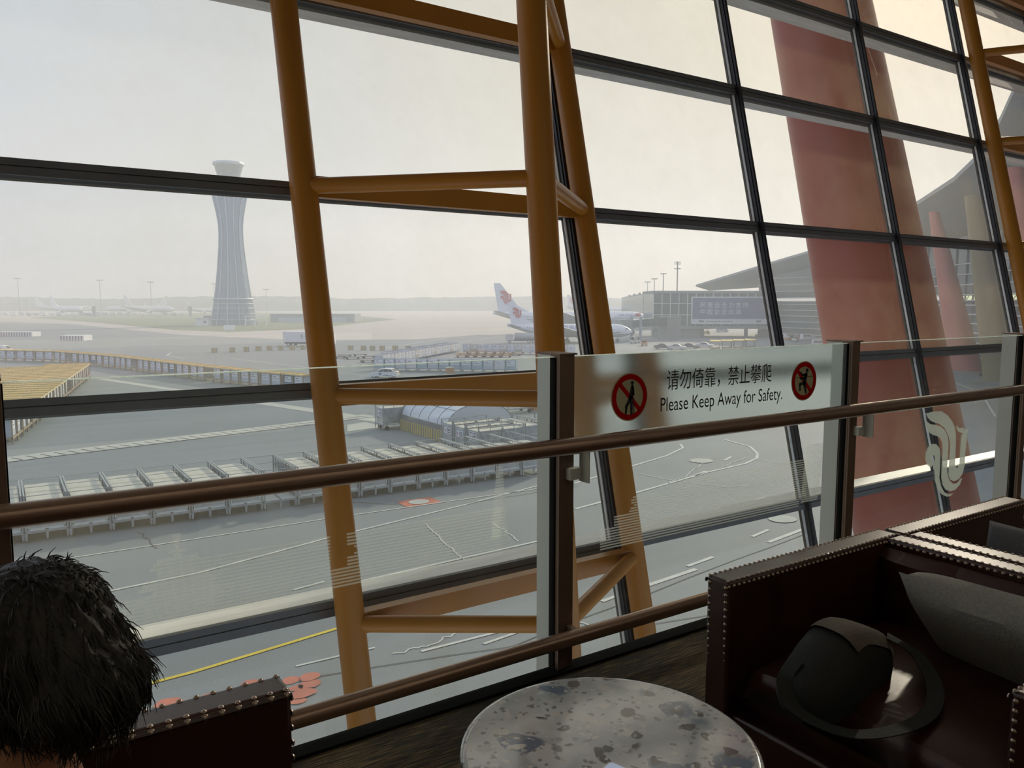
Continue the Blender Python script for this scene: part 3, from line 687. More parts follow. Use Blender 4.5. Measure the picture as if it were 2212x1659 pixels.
# ================================================================ TABLE, PHONE
tb = thing('round_table', 'round grey terrazzo café table between the armchairs', 'table', (1.053, 1.223, 0))
t = MB(); t.lathe([(.0, .522), (.300, .522), (.318, .528), (.322, .537), (.320, .546), (.314, .55), (.306, .55), (.29, .55), (0.0, .55)], 72); t.build('tabletop', M['terrazzo'], tb, True)
t = MB(); t.lathe([(0, .012), (.19, .012), (.2, .008), (.2, .0)], 40); t.build('base', M['bronze'], tb, True)
t = MB(); t.tube([(0, 0, .01), (0, 0, .522)], .032, 20); t.build('stem', M['bronze'], tb, True)
# phone lying on the table
pc = at(1318, 1641, .56); pd = Vector((pc.x, pc.y, .5505))
ph = thing('mobile_phone', 'white mobile phone with a lit pale screen lying on the round table', 'phone', pd, 0)
ax = (RGT * -0.62 + FWD * -0.78).normalized(); ay = Vector((-ax.y, ax.x, 0))
def rr(w_, h_, r_, z_):
    pts = []
    for cx_, cy_, a0 in ((w_ - r_, h_ - r_, 0), (r_, h_ - r_, 90), (r_, r_, 180), (w_ - r_, r_, 270)):
        for k in range(7):
            a = math.radians(a0 + k * 15); pts.append(ax * (cx_ + r_ * math.cos(a)) + ay * (cy_ + r_ * math.sin(a)) + Vector((0, 0, z_)))
    return pts
b = MB(); b.plate(rr(.15, .072, .010, 0), (0, 0, .0075)); b.build('body', M['white'], ph)
scm = material('phone_screen', (0.30, 0.36, 0.46), 0.08); scm.node_tree.nodes['Principled BSDF'].inputs['Emission Color'].default_value = (.55, .65, .85, 1); scm.node_tree.nodes['Principled BSDF'].inputs['Emission Strength'].default_value = 0.35
b = MB(); b.poly([p + ax * .0035 + ay * .0035 for p in rr(.143, .065, .007, .0078)]); b.build('screen', scm, ph, flip=False)

# ================================================================ ARMCHAIRS
def nail_row(mb, a, b, nrm, pitch=.0215, r=.0068):
    a, b = Vector(a), Vector(b); n = max(2, int((b - a).length / pitch)); nrm = Vector(nrm)
    x = (b - a).normalized(); y = nrm.cross(x).normalized()
    for i in range(n + 1):
        c = a.lerp(b, i / n); rings = []
        for h, q in ((0, 1), (.45, .88), (.8, .55), (.98, .05)):
            rings.append([c + nrm * (r * .75 * h) + (x * math.cos(2 * PI * k / 8) + y * math.sin(2 * PI * k / 8)) * r * q for k in range(8)])
        mb.loft(rings)
def slab(name, parent, x0, x1, y0, y1, z0, z1, bev=.010):
    return MB().box(x0, x1, y0, y1, z0, z1).build(name, M['leather'], parent, True, bevel=bev)
def cushion(name, mat, parent, w, d, h, M4, puff=.6, nx=18, sag=0):
    mb = MB(); vs = []; fs = []
    for side in (1, -1):
        for i in range(nx + 1):
            for j in range(nx + 1):
                u = -1 + 2 * i / nx; v = -1 + 2 * j / nx
                e = (max(0, 1 - u ** 4) * max(0, 1 - v ** 4)) ** puff
                pin = 1 - .07 * (abs(u) ** 3) * (1 - abs(v) ** 2) * 0 - .05 * ((1 - u * u) * abs(v) ** 6)
                pin2 = 1 - .05 * ((1 - v * v) * abs(u) ** 6)
                vs.append(M4 @ Vector((u * w / 2 * pin2, v * d / 2 * pin, side * h / 2 * e)))
    n = (nx + 1) ** 2
    for s_ in (0, 1):
        for i in range(nx):
            for j in range(nx):
                a = s_ * n + i * (nx + 1) + j; q = (a, a + nx + 1, a + nx + 2, a + 1); fs.append(q if s_ == 0 else q[::-1])
    mb.add(vs, fs)
    o = mb.build(name, mat, parent, True); bm = bmesh.new(); bm.from_mesh(o.data); bmesh.ops.remove_doubles(bm, verts=bm.verts, dist=.0008); bm.to_mesh(o.data); bm.free()
    return o
HT = .70
def box_chair(label, loc, rz, front=True):             # seat faces local -X; arms at +Y and -Y; size .87 x .92
    r = thing('leather_armchair', label, 'armchair', loc, rz, 'oxblood box armchairs by the railing')
    W, Dp, T = .92, .87, .085
    for nm, y0, y1 in (('arm', W / 2 - T, W / 2), ('arm', -W / 2, -W / 2 + T)):
        a = slab(nm, r, 0, Dp, y0, y1, .06, HT)
        for yy, sgn in ((y0, -1), (y1, 1)):
            nb = MB()
            nail_row(nb, (.012, yy - sgn * .012, .09), (.012 - .012, yy - sgn * .012, HT - .02), (-1, 0, 0))
            nail_row(nb, (.0, yy, HT - .014), (Dp - .01, yy, HT - .014), (0, sgn, 0))
            nail_row(nb, (.005, yy - sgn * .008, HT), (Dp - .01, yy - sgn * .008, HT), (0, 0, 1), r=.0055)
            nb.build('nailhead_trim', M['nail'], a, True)
    b = slab('backrest', r, Dp - T, Dp, -W / 2 + T, W / 2 - T, .06, HT)
    for xx, sgn in ((Dp - T, -1), (Dp, 1)):
        nb = MB()
        nail_row(nb, (xx, -W / 2 + T, HT - .014), (xx, W / 2 - T, HT - .014), (sgn, 0, 0))
        nail_row(nb, (xx - sgn * .008, -W / 2 + T, HT), (xx - sgn * .008, W / 2 - T, HT), (0, 0, 1), r=.0055)
        nb.build('nailhead_trim', M['nail'], b, True)
    # padded inner back in three channels
    for k in range(3):
        y0 = -W / 2 + T + k * (W - 2 * T) / 3; y1 = y0 + (W - 2 * T) / 3
        mb = MB(); rings = []
        for i in range(9):
            yy = y0 + (y1 - y0) * i / 8; bulge = .03 + .035 * math.sin(PI * i / 8) ** .6
            rings.append([(Dp - T + .002, yy, .42), (Dp - T - bulge, yy, .44), (Dp - T - bulge - .01, yy, .55), (Dp - T - bulge, yy, HT - .055), (Dp - T - .006, yy, HT - .028)])
        mb.loft(rings, False, False); mb.build('back_pad', M['leather'], b, True)
    slab('seat_base', r, .02, Dp - T, -W / 2 + T, W / 2 - T, .06, .30)
    cushion('seat_cushion', M['leather'], r, Dp - T - .03, W - 2 * T - .01, .20, Matrix.Translation(((Dp - T) / 2 + .005, 0, .37)), .22)
    mb = MB()
    for yy in (-.36, .36): mb.tube([(.012, yy * 0 - (W / 2 - T - .02), .462), (.012, (W / 2 - T - .02), .462)], .004, 6)
    for sx_, sy_ in ((.05, .4), (.05, -.4), (Dp - .05, .4), (Dp - .05, -.4)):
        MB().box(sx_ - .025, sx_ + .025, sy_ - .025, sy_ + .025, 0, .06).build('leg', M['gasket'], r)
    return r
ch1 = box_chair('oxblood leather box armchair holding a bag and grey pillow, facing the round table', (1.72, 1.108, 0), 0)
ch2 = box_chair('oxblood box armchair standing back to back with the one holding the bag', (3.475, 1.095, 0), PI)
pm = Matrix.Translation((2.31, .98, .545)) @ Matrix.Rotation(math.radians(-6), 4, 'Z') @ Matrix.Rotation(math.radians(52), 4, 'Y') @ Matrix.Rotation(math.radians(-5), 4, 'Z')
P1 = bpy.data.objects.new('pillow', None)
o = cushion('pillow', M['pillow'], None, .44, .52, .15, Matrix(), .42); o.matrix_world = pm
tag(o, 'grey wool pillow leaning on the back of the armchair with the bag', 'pillow', 'grey pillows on the armchairs')
pm = Matrix.Translation((2.80, 1.06, .535)) @ Matrix.Rotation(math.radians(5), 4, 'Z') @ Matrix.Rotation(math.radians(-64), 4, 'Y')
o = cushion('pillow', M['pillow2'], None, .46, .52, .15, Matrix(), .42); o.matrix_world = pm
tag(o, 'dark slate pillow in the rear armchair, its corner above the seat back', 'pillow', 'grey pillows on the armchairs')
# shoulder bag on the seat
bgo = thing('shoulder_bag', 'black nylon shoulder bag with khaki flap and loose strap on the armchair seat', 'bag', (1.86, 1.22, .452), 0); bgo.scale = (1.05, 1, .76)
mb = MB(); rings = []
prof = [(-.20, .0), (-.215, .05), (-.20, .13), (-.13, .205), (-.05, .245), (.02, .24), (.10, .20), (.17, .155), (.205, .09), (.19, .0)]
for i in range(9):
    f = -1 + 2 * i / 8; k = (1 - abs(f) ** 3.2 * .28)
    rings.append([(x_ * k + .02 * f * 0, f * .085 + .02 * math.sin(x_ * 9), max(.0, z_ * k)) for x_, z_ in prof])
mb.loft(rings); mb.build('bag_body', M['bag'], bgo, True)
mb = MB(); rings = []
for i in range(9):
    f = (-1 + 2 * i / 8) * .9; k = (1 - abs(f) ** 3.2 * .28) * 1.025
    rings.append([(x_ * k, f * .088 + .02 * math.sin(x_ * 9), z_ * k + .002) for x_, z_ in ((-.06, .244), (-.02, .247), (.02, .242), (.06, .224), (.10, .202), (.135, .181), (.17, .158), (.198, .112))])
mb.loft(rings, False, False); mb.build('flap', M['bagtop'], bgo, True)
mb = MB(); pts = [Vector(p) for p in ((.17, -.03, .16), (.20, -.10, .11), (.15, -.18, .055), (.03, -.235, .04), (-.10, -.23, .035), (-.20, -.17, .03), (-.235, -.06, .05), (-.215, .0, .11), (-.17, .0, .17))]
fine = []
for i in range(len(pts) - 1):
    p0, p1, p2, p3 = pts[max(0, i - 1)], pts[i], pts[i + 1], pts[min(len(pts) - 1, i + 2)]
    for k in range(6):
        u = k / 6; fine.append(.5 * ((2 * p1) + (p2 - p0) * u + (2 * p0 - 5 * p1 + 4 * p2 - p3) * u * u + (3 * p1 - p0 - 3 * p2 + p3) * u ** 3))
fine.append(pts[-1]); rings = []
for i, p in enumerate(fine):
    d = (fine[min(i + 1, len(fine) - 1)] - fine[max(i - 1, 0)]).normalized(); n = d.cross(Vector((0, 0, 1))).normalized() * .02; u = Vector((0, 0, .0018))
    rings.append([p - n - u, p + n - u, p + n + u, p - n + u])
mb.loft(rings); mb.build('strap', M['bag'], bgo, True)
# armless leather chair under the person
lc = thing('leather_chair', 'oxblood leather chair with nailhead back beside the seated person', 'chair', (.022, 1.20, 0), 0)
LH = .715
b = slab('backrest', lc, -.44, .44, .325, .405, .06, LH)
for yy, sg in ((.325, -1), (.405, 1)):
    nb = MB()
    nail_row(nb, (-.43, yy, LH - .010), (.43, yy, LH - .010), (0, sg, 0), pitch=.031, r=.0085)
    nail_row(nb, (-.43, yy - sg * .006, LH), (.43, yy - sg * .006, LH), (0, 0, 1), pitch=.031, r=.006)
    nail_row(nb, (.44, yy - sg * .006, .08), (.44, yy - sg * .006, LH - .02), (1, 0, 0), pitch=.031, r=.007)
    nb.build('nailhead_trim', M['nail'], b, True)
mb = MB()
for yy, sg in ((.325, -1), (.405, 1)): mb.tube([(-.44, yy + sg * .002, LH - .010), (.44, yy + sg * .002, LH - .010)], .0045, 6)
mb.build('welt', M['leather'], b, True)
slab('seat_base', lc, -.42, .42, -.40, .325, .08, .32)
cushion('seat_cushion', M['leather'], lc, .84, .72, .17, Matrix.Translation((0, -.04, .375)), .22)
for sx_, sy_ in ((-.36, -.34), (.36, -.34), (-.36, .3), (.36, .3)): MB().box(sx_ - .025, sx_ + .025, sy_ - .025, sy_ + .025, 0, .08).build('leg', M['gasket'], lc)

# ================================================================ PERSON (seen from behind, seated sideways)
def remesh(mb, name, mat, parent, vox, sm=6):
    o = mb.build(name + '_raw', mat); r = o.modifiers.new('r', 'REMESH'); r.mode = 'VOXEL'; r.voxel_size = vox; r.use_smooth_shade = True
    s_ = o.modifiers.new('s', 'SMOOTH'); s_.iterations = sm; s_.factor = .5
    dg = bpy.context.evaluated_depsgraph_get(); dg.update()
    me = bpy.data.meshes.new_from_object(o.evaluated_get(dg)); me.name = name
    me.polygons.foreach_set('use_smooth', [True] * len(me.polygons))
    bpy.data.objects.remove(o); q = bpy.data.objects.new(name, me); C.objects.link(q)
    if parent: q.parent = parent
    return q
hc = far(112, 1424, .93)                               # middle of the skull
PR = math.atan2(.87, -.505)                            # the person faces local +X
pe = thing('person', 'person with short black hair seated on the leather chair, head bowed', 'person', (hc.x, hc.y, 0), PR)
Hz = hc.z
bd = MB()
def limb(pts, rs): bd.tube(pts, rs, 14)
# skull, face, neck (head bowed forward)
bd.ell((.008, 0, Hz - .008), (.078, .068, .082), 20, 14); bd.ell((.038, 0, Hz - .055), (.062, .058, .082), 18, 12)
bd.ell((.078, 0, Hz - .108), (.024, .026, .02)); bd.ell((.104, 0, Hz - .052), (.014, .013, .026)); bd.ell((.09, 0, Hz - .088), (.014, .026, .009))
for sy_ in (-1, 1):
    bd.ell((.002, sy_ * .073, Hz - .04), (.022, .009, .032)); bd.ell((.090, sy_ * .030, Hz - .028), (.012, .016, .011)); bd.ell((.086, sy_ * .03, Hz - .012), (.014, .022, .006))
limb([(.035, 0, Hz - .05), (.052, 0, Hz - .15), (.03, 0, Hz - .25)], [.054, .051, .062])
limb([(-.01, 0, Hz - .24), (-.06, 0, Hz - .36), (-.07, 0, Hz - .50), (-.06, 0, Hz - .62)], [.085, .135, .125, .13])
bd.ell((-.04, 0, Hz - .33), (.08, .18, .065), 16, 10)
for sy_ in (-1, 1):
    limb([(-.05, sy_ * .18, Hz - .33), (-.02, sy_ * .235, Hz - .52), (.20, sy_ * .14, Hz - .50), (.25, sy_ * .10, Hz - .49)], [.058, .045, .033, .028])
    limb([(-.03, sy_ * .09, .52), (.38, sy_ * .13, .50), (.42, sy_ * .13, .10), (.42, sy_ * .13, .06)], [.092, .062, .045, .04])
    bd.ell((.48, sy_ * .13, .04), (.12, .045, .04))
    bd.ell((.29, sy_ * .085, Hz - .485), (.045, .036, .018), 10, 6)
    for q_, (dy, ln) in enumerate(((-.024, .055), (-.008, .065), (.008, .062), (.024, .05))):
        limb([(.32, sy_ * .085 + dy, Hz - .483), (.32 + ln * .6, sy_ * .08 + dy, Hz - .48), (.32 + ln, sy_ * .075 + dy, Hz - .495)], [.0095, .0085, .007])
    limb([(.27, sy_ * .05, Hz - .47), (.305, sy_ * .028, Hz - .455), (.33, sy_ * .022, Hz - .455)], [.011, .010, .008])
remesh(bd, 'body', M['skin'], pe, .0075, 4)
bd = MB()
limb([(-.01, 0, Hz - .245), (-.02, 0, Hz - .28), (-.06, 0, Hz - .38), (-.075, 0, Hz - .50), (-.06, 0, Hz - .66)], [.078, .10, .155, .15, .155])
bd.ell((-.045, 0, Hz - .345), (.095, .20, .075), 16, 10)
for sy_ in (-1, 1): limb([(-.05, sy_ * .185, Hz - .345), (-.02, sy_ * .24, Hz - .52), (.17, sy_ * .155, Hz - .505)], [.075, .062, .048])
remesh(bd, 'jacket', M['jacket'], pe, .012, 6)
bd = MB()
for sy_ in (-1, 1): limb([(-.06, sy_ * .08, .54), (.38, sy_ * .13, .505), (.425, sy_ * .13, .09)], [.115, .078, .06])
remesh(bd, 'trousers', M['jacket'], pe, .014, 6)
bd = MB()
for sy_ in (-1, 1): bd.ell((.485, sy_ * .13, .045), (.135, .055, .045), 14, 8)
remesh(bd, 'shoes', M['gasket'], pe, .01, 3)
for sy_ in (-1, 1):
    e_ = MB(); e_.ell((.097, sy_ * .030, Hz - .030), .0095, 12, 8); e_.build('eye', M['ink'], pe, True)
hm_ = MB()
for c_, r_ in (((.028, 0, .040), (.092, .086, .080)), ((-.004, 0, .0), (.090, .084, .086)), ((-.066, 0, -.024), (.060, .074, .058)), ((-.030, 0, -.050), (.058, .068, .044)), ((.028, 0, -.03), (.072, .083, .068)), ((.085, 0, .045), (.03, .06, .035)), ((.0, 0, -.035), (.062, .088, .056))):
    hm_.ell((c_[0], 0, Hz + c_[2]), r_, 24, 16)
hair = remesh(hm_, 'hair', M['hair'], pe, .0055, 8)
for v in hair.data.vertices:
    p = v.co; n = Vector((p.x + .01, p.y, p.z - Hz)).normalized(); a = math.atan2(n.y, n.x)
    p += n * (.0022 * math.sin(a * 19 + p.z * 70) + .0014 * math.sin(a * 33 - p.z * 60))
hair.data.update()
st = MB(); rnd = random.Random(3)
vs_ = [(v.co.copy(), v.normal.copy()) for v in hair.data.vertices]
for i in range(3800):
    p, n = vs_[rnd.randrange(len(vs_))]
    flow = Vector((-.6, 0, -.75)) if p.z > Hz - .03 else Vector((.15, 0, -1))
    t_ = flow - n * flow.dot(n) + Vector((rnd.uniform(-.25, .25), rnd.uniform(-.3, .3), rnd.uniform(-.25, .25)))
    if t_.length < .1: continue
    t_.normalize(); ln = rnd.uniform(.018, .042) * (.55 if p.z > Hz + .06 else 1); o_ = rnd.uniform(0.0, .07 if p.z > Hz + .03 else .2)
    q = p + (t_ + n * o_).normalized() * ln * .5; q2 = q + (t_ + n * (o_ * .3 - .10) + Vector((0, 0, -.25))).normalized() * ln * .5
    st.tube([p - n * .001, q, q2], [.0010, .0008, .0003], 3, False)
for i in range(160):                                   # loose wisps over the nape
    a = rnd.uniform(PI * .7, PI * 1.3); base = Vector((-.055 + .05 * math.cos(a), .062 * math.sin(a), Hz - rnd.uniform(.05, .085)))
    d = Vector((.30 + rnd.uniform(-.4, .3), rnd.uniform(-.3, .3), -1)).normalized(); ln = rnd.uniform(.012, .036)
    st.tube([base, base + d * ln * .6, base + d * ln + Vector((rnd.uniform(-.004, .014), 0, 0))], [.0007, .0006, .0002], 3, False)
st.build('hair_strands', M['hair'], hair, flip=False)

# ================================================================ CONTAINER DOLLIES
def mat_by(mb, i): mb.m = i; return mb
def make_dolly(label, group):                          # open galvanised cage for two containers; local x 0..1.85, y 0..4.3, z from the ground
    r = thing('container_dolly', label, 'container dolly', (0, 0, APRON), 0, group)
    W, Dp, H = 1.85, 4.3, 2.32
    f = MB()
    for x in (.05, W - .05):
        for y in (.05, Dp - .05): f.box(x - .035, x + .035, y - .035, y + .035, .55, H)
        f.box(x - .035, x + .035, .02, Dp - .02, H - .07, H)
        for k in range(4):
            y0 = .05 + k * (Dp - .1) / 4; y1 = y0 + (Dp - .1) / 4
            a, b = ((x, y0, .62), (x, y1, H - .1)) if k % 2 else ((x, y0, H - .1), (x, y1, .62))
            f.bar(a, b, .04)
            if k: f.bar((x, y0, .6), (x, y0, H - .05), .035)
    for y in (.04, Dp / 2, Dp - .04): f.tube([(.03, y, H - .03), (W - .03, y, H - .03)], .018, 6)
    f.build('cage', M['galv'], r)
    d = MB()
    for y in (.03, Dp - .03): d.box(0, W, y - .03, y + .03, .46, .58)
    for x in (.03, W - .03, W / 2): d.box(x - .03, x + .03, 0, Dp, .46, .56)
    d.build('chassis', M['galv'], r)
    d = MB()
    for y0 in (.12, Dp / 2 + .07):
        for k in range(9): d.tube([(.1, y0 + k * .225, .575), (W / 2 - .08, y0 + k * .225, .575)], .035, 6); d.tube([(W / 2 + .08, y0 + k * .225, .575), (W - .1, y0 + k * .225, .575)], .035, 6)
    d.build('roller_deck', M['alu'], r)
    for x, y in ((.15, .45), (W - .15, .45), (.15, Dp - .45), (W - .15, Dp - .45)):
        t = MB(); t.tube([(x - .07, y, .2), (x + .07, y, .2)], .2, 14); t.m = 1; t.box(x - .03, x + .03, y - .04, y + .04, .2, .5); t.build('wheel', [M['rubber'], M['galv']], r)
    for x in (.05, W / 2, W - .05):
        t = MB(); t.hexa([(x - .035, .0, 0.12), (x + .035, .0, 0.12), (x + .035, .06, 0.12), (x - .035, .06, 0.12), (x - .07, 0, .46), (x + .07, 0, .46), (x + .07, .06, .46), (x - .07, .06, .46)])
        t.build('foot', M['galv'], r)
    return r
def uld_mesh(mb, w_=1.55, d_=2.0, h_=1.58, cut=.42, m0=0, m1=1):   # slanted lower edge on the +y side
    mb.m = m0; x0, x1 = -w_ / 2, w_ / 2
    prof = [(-d_ / 2, 0), (d_ / 2 - cut, 0), (d_ / 2, .5), (d_ / 2, h_), (-d_ / 2, h_)]
    mb.plate([(x0, y, z) for y, z in prof], (w_, 0, 0))
    return mb
def make_uld(label, group, number=None, side_label=False, blue=False):
    r = thing('cargo_container', label, 'cargo container', (0, 0, 0), 0, group)
    mb = uld_mesh(MB(), h_=1.40); mb.build('shell', M['uldblue'] if blue else M['uld'], r)
    t = MB(); t.plate([(-.775 + (x + 1) * .775, y, 1.402) for x, y in ((-1, -1.0), (1, -1.0), (1, 1.0), (-1, 1.0))], (0, 0, .02)); t.build('top_sheet', M['uldtop'], r)
    t = MB()
    for x in (-.76, .76): t.box(x - .03, x + .03, -1.02, -.98, 0, 1.42)
    t.box(-.775, .775, -1.02, -.98, 0, .07); t.box(-.775, .775, -1.02, -.98, 1.36, 1.42); t.box(-.70, .70, -1.012, -1.0, .72, .76); t.build('edge_rail', M['alu'], r)
    if number:
        text_obj('container_number', number, .205, M['inkgrey'], r, basis((0, -1.022, 1.20), (1, 0, 0), (0, 0, 1)), sx=.95)
    if side_label: add_placard(r)
    return r
def add_placard(r):
    t = MB(); t.box(-.52, .52, -1.03, -1.015, .62, 1.30); p = t.build('placard', M['paper'], r)
    t = MB()
    for P in EMU: t.poly([(-.36 + x * .22, -1.034, .85 + z * .22) for x, z in P])
    t.build('red_emblem', M['logo_red'], p, flip=False)
    t = MB()
    for z, a, b in ((1.2, -.45, -.15), (1.2, -.05, .45), (1.0, -.12, .40), (.88, -.12, .44), (.74, -.1, .42)): t.box(a, b, -1.036, -1.031, z - .035, z + .035)
    t.build('printed_lines', M['inkgrey'], p)
GA, GU = 'open container dollies of the near row', 'cargo containers on the near row'
DOL = make_dolly('', GA); ULD = make_uld('', GU)
PITCH_N, N0 = 1.876, 43.45
NUM = {1: 'AKE 26322 CA', 2: 'AKE 79873 CA', 3: 'AKE 06905 CA', 4: 'AKE 26450 CA', 7: 'AKE 26040 CA', 8: 'AKE 26226 CA', 9: 'AKE 26774 CA', 10: 'AKE 27820 CA', 11: 'AKE 24034 CA', 12: 'AKE 24140 CA'}
LAB = {1: 'second', 2: 'third'}
first = True
for i in range(17):
    x = -1.30 + i * PITCH_N; n = N0 - .035 * (x - .6)
    d = dup(DOL, (x, n, APRON), 0, 'galvanised cage dolly, %s from the left in the near container row' % ordn(i))
    if i == 7: d['label'] = 'empty galvanised cage dolly with bare roller deck in the near container row'; continue
    for j in (0, 1):
        if j == 1 and i >= 14: continue
        y = n + (1.12 if j == 0 else 3.18); where = 'front' if j == 0 else 'rear'
        nm = NUM.get(i) if j == 0 else None
        lb = '%s aluminium container on the %s dolly of the near row' % (where, ordn(i))
        if nm: c = make_uld('aluminium container numbered %s at the front of the near row' % nm, GU, nm); c.location = (x + .925, y, APRON + .61)
        else: c = dup(ULD, (x + .925, y, APRON + .61), 0, lb)
        c.rotation_euler = (0, 0, PI if j else 0)
for o in (DOL, ULD):
    for ch in list(o.children): bpy.data.objects.remove(ch)
    bpy.data.objects.remove(o)
# dollies turned end-on beside the tent, placards facing left
def end_on(sx, ny, lab, n_cont=2, plac=True, blue=False):
    d = make_dolly('galvanised cage dolly %s' % lab, 'cage dollies around the arched tent'); d.location = (sx, ny + 1.85, APRON); d.rotation_euler = (0, 0, -PI / 2)
    for j in range(n_cont):
        c = make_uld('container with %s on the cage dolly %s' % ('white placard' if j == 0 and plac else 'bare side', lab) if j == 0 else 'rear container on the cage dolly %s' % lab, 'containers around the arched tent', None, plac and j == 0, blue)
        c.location = (sx + (1.12 if j == 0 else 3.18), ny + .925, APRON + .61); c.rotation_euler = (0, 0, -PI / 2 if j == 0 else PI / 2)
    return d
end_on(29.3, 49.2, 'nearest of the three by the tent')
end_on(29.3, 51.2, 'second of the three by the tent')
end_on(29.3, 53.2, 'touching the near end of the tent')
end_on(28.7, 65.0, 'standing alone behind the tent corner')
end_on(33.2, 66.5, 'behind the tent roof', 1, False)
end_on(38.2, 67.0, 'loaded with a blue container behind the tent', 2, True, True)
end_on(42.8, 67.6, 'farthest right behind the tent', 0)
for k, (sx, ny, nc, lab) in enumerate([(33.6, 49.6, 2, 'between the near row and the tent, left one'), (35.6, 49.3, 1, 'between the near row and the tent, second one'), (37.5, 49.0, 2, 'between the near row and the tent, third one'), (39.4, 48.8, 0, 'between the near row and the railing post')]):
    d = make_dolly('cage dolly %s' % lab, 'cage dollies around the arched tent'); d.location = (sx, ny, APRON)
    for j in range(nc):
        c = make_uld('%s container on the cage dolly %s' % ('front' if j == 0 else 'rear', lab), 'containers around the arched tent'); c.location = (sx + .925, ny + (1.12 if j == 0 else 3.18), APRON + .61); c.rotation_euler = (0, 0, PI if j else 0)
    if nc == 0: continue
cb_ = thing('crate', 'small wooden crate beside the cage dolly behind the tent', 'crate', (47.8, 68.3, APRON))
MB().box(-.6, .6, -.6, .6, .12, 1.25).build('panel', M['orange'], cb_); MB().box(-.65, .65, -.65, .65, 0, .12).build('pallet', M['galv'], cb_); MB().box(-.63, .63, -.63, .63, 1.25, 1.31).build('lid', M['uldtop'], cb_)
# arched tent on striped blocks
tn = thing('arched_tent', 'white arched tent roof standing on yellow striped concrete blocks', 'tent', (30.6, 56.4, APRON))
TL, TW = 8.6, 6.4
mb = MB(); rings = []
for j in range(6):
    y = TL * j / 5; rings.append([(TW / 2 - TW / 2 * math.cos(PI * k / 16), y, 1.35 + 1.75 * math.sin(PI * k / 16)) for k in range(17)])
mb.loft(rings, False, False); tc_ = mb.build('canopy', M['tent'], tn, True)
mb = MB()
for j in range(6):
    y = TL * j / 5; mb.tube([(TW / 2 - (TW / 2 + .01) * math.cos(PI * k / 16), y, 1.35 + 1.765 * math.sin(PI * k / 16)) for k in range(17)], .022, 5)
for k in (4, 8, 12): mb.tube([(TW / 2 - (TW / 2 + .01) * math.cos(PI * k / 16), y, 1.35 + 1.765 * math.sin(PI * k / 16)) for y in (0, TL)], .018, 5)
mb.build('seam', M['inkgrey'], tc_)
mb = MB()
for y in (.02, TL - .02): mb.poly([(TW / 2 - TW / 2 * math.cos(PI * k / 16), y, 1.35 + 1.75 * math.sin(PI * k / 16)) for k in range(17)])
mb.build('end_wall', M['tent'], tn, flip=False)
mb = MB(); mb.box(-.06, .1, 0, TL, 1.0, 1.38); mb.box(TW - .1, TW + .06, 0, TL, 1.0, 1.38); mb.build('side_skirt', M['concrete'], tn)
for k in range(4):
    mb = MB(); y0 = k * TL / 4; y1 = y0 + TL / 4 - .04; mb.box(-.25, .15, y0, y1, 0, 1.0); bl = mb.build('concrete_block', M['concrete'], tn)
    mb = MB()
    for q_ in range(5): mb.box(-.262, -.251, y0 + .05 + q_ * .42, y0 + .26 + q_ * .42, .02, .98)
    mb.build('yellow_stripe', M['stripey'], bl)
# yellow-roofed trailers
def make_cov(label, group, simple=False):              # local x 0..4.6 along the train, y -.98..0.98
    r = thing('roofed_dolly', label, 'roofed dolly', (0, 0, APRON), 0, group); f = MB()
    for x in (.1, 2.3, 4.5):
        for y in (-.9, .9): f.box(x - .05, x + .05, y - .05, y + .05, .5, 2.2)
    f.box(0, 4.6, -.95, -.85, .42, .58); f.box(0, 4.6, .85, .95, .42, .58); f.box(.0, .1, -.95, .95, .42, .58); f.box(4.5, 4.6, -.95, .95, .42, .58); f.box(2.25, 2.35, -.95, .95, .42, .58)
    for x in (.1, 2.2, 2.4, 4.5):
        for y in (-.9, .9): f.box(x - .06, x + .06, y - .06, y + .06, 0, .42)
    f.build('frame', M['orange2'], r)
    c = MB(); rings = []
    for x in (-.02, 1.15, 2.3, 3.45, 4.62):
        rings.append([(x, y, 2.2 + .05 * (1 - (y / .98) ** 2) + dz) for y, dz in ((-.98, 0), (-.5, 0), (0, 0), (.5, 0), (.98, 0), (.98, -.1), (-.98, -.1))])
    c.loft(rings); rf = c.build('canopy', M['roofy'], r)
    c = MB()
    for x in (0, 2.3, 4.6): c.box(x - .04, x + .04, -1.0, 1.0, 2.2, 2.34)
    c.box(0, 4.6, -1.0, -.95, 2.1, 2.24); c.box(0, 4.6, .95, 1.0, 2.1, 2.24); c.build('canopy_rib', M['ribp'], rf)
    return r
M['orange2'] = material('tan_frame_paint', (0.36, 0.28, 0.20), 0.7); M['ribp'] = material('pale_canopy_rib', (0.66, 0.54, 0.30), 0.7)
M['uldpale'] = material('pale_container', (0.50, 0.54, 0.62), 0.5, 0, 0.15, 0.8)
def make_small_uld(label, group, m='uldpale'):
    r = thing('cargo_container', label, 'cargo container', (0, 0, APRON), 0, group)
    uld_mesh(MB(), 1.75, 1.6, 1.5, .3).build('shell', M[m], r)
    t = MB(); t.box(-.66, .66, -.815, -.80, .62, 1.36); t.box(-.66, .66, .80, .815, .62, 1.36); t.build('placard', M['paper'], r)
    t = MB(); t.box(-.5, .0, -.822, -.812, 1.1, 1.2); t.box(-.5, .5, -.822, -.812, .85, .92); t.build('printed_lines', M['inkgrey'], r)
    return r
CV = make_cov('', ''); SU = make_small_uld('', ''); SUB = make_small_uld('', '', 'uldblue')
line = [at(-170, 776), at(10, 780), at(120, 783), at(240, 795), at(330, 808), at(430, 822), at(540, 836), at(640, 846), at(700, 854)]
cum = [0]
for a, b in zip(line, line[1:]): cum.append(cum[-1] + (b - a).length)
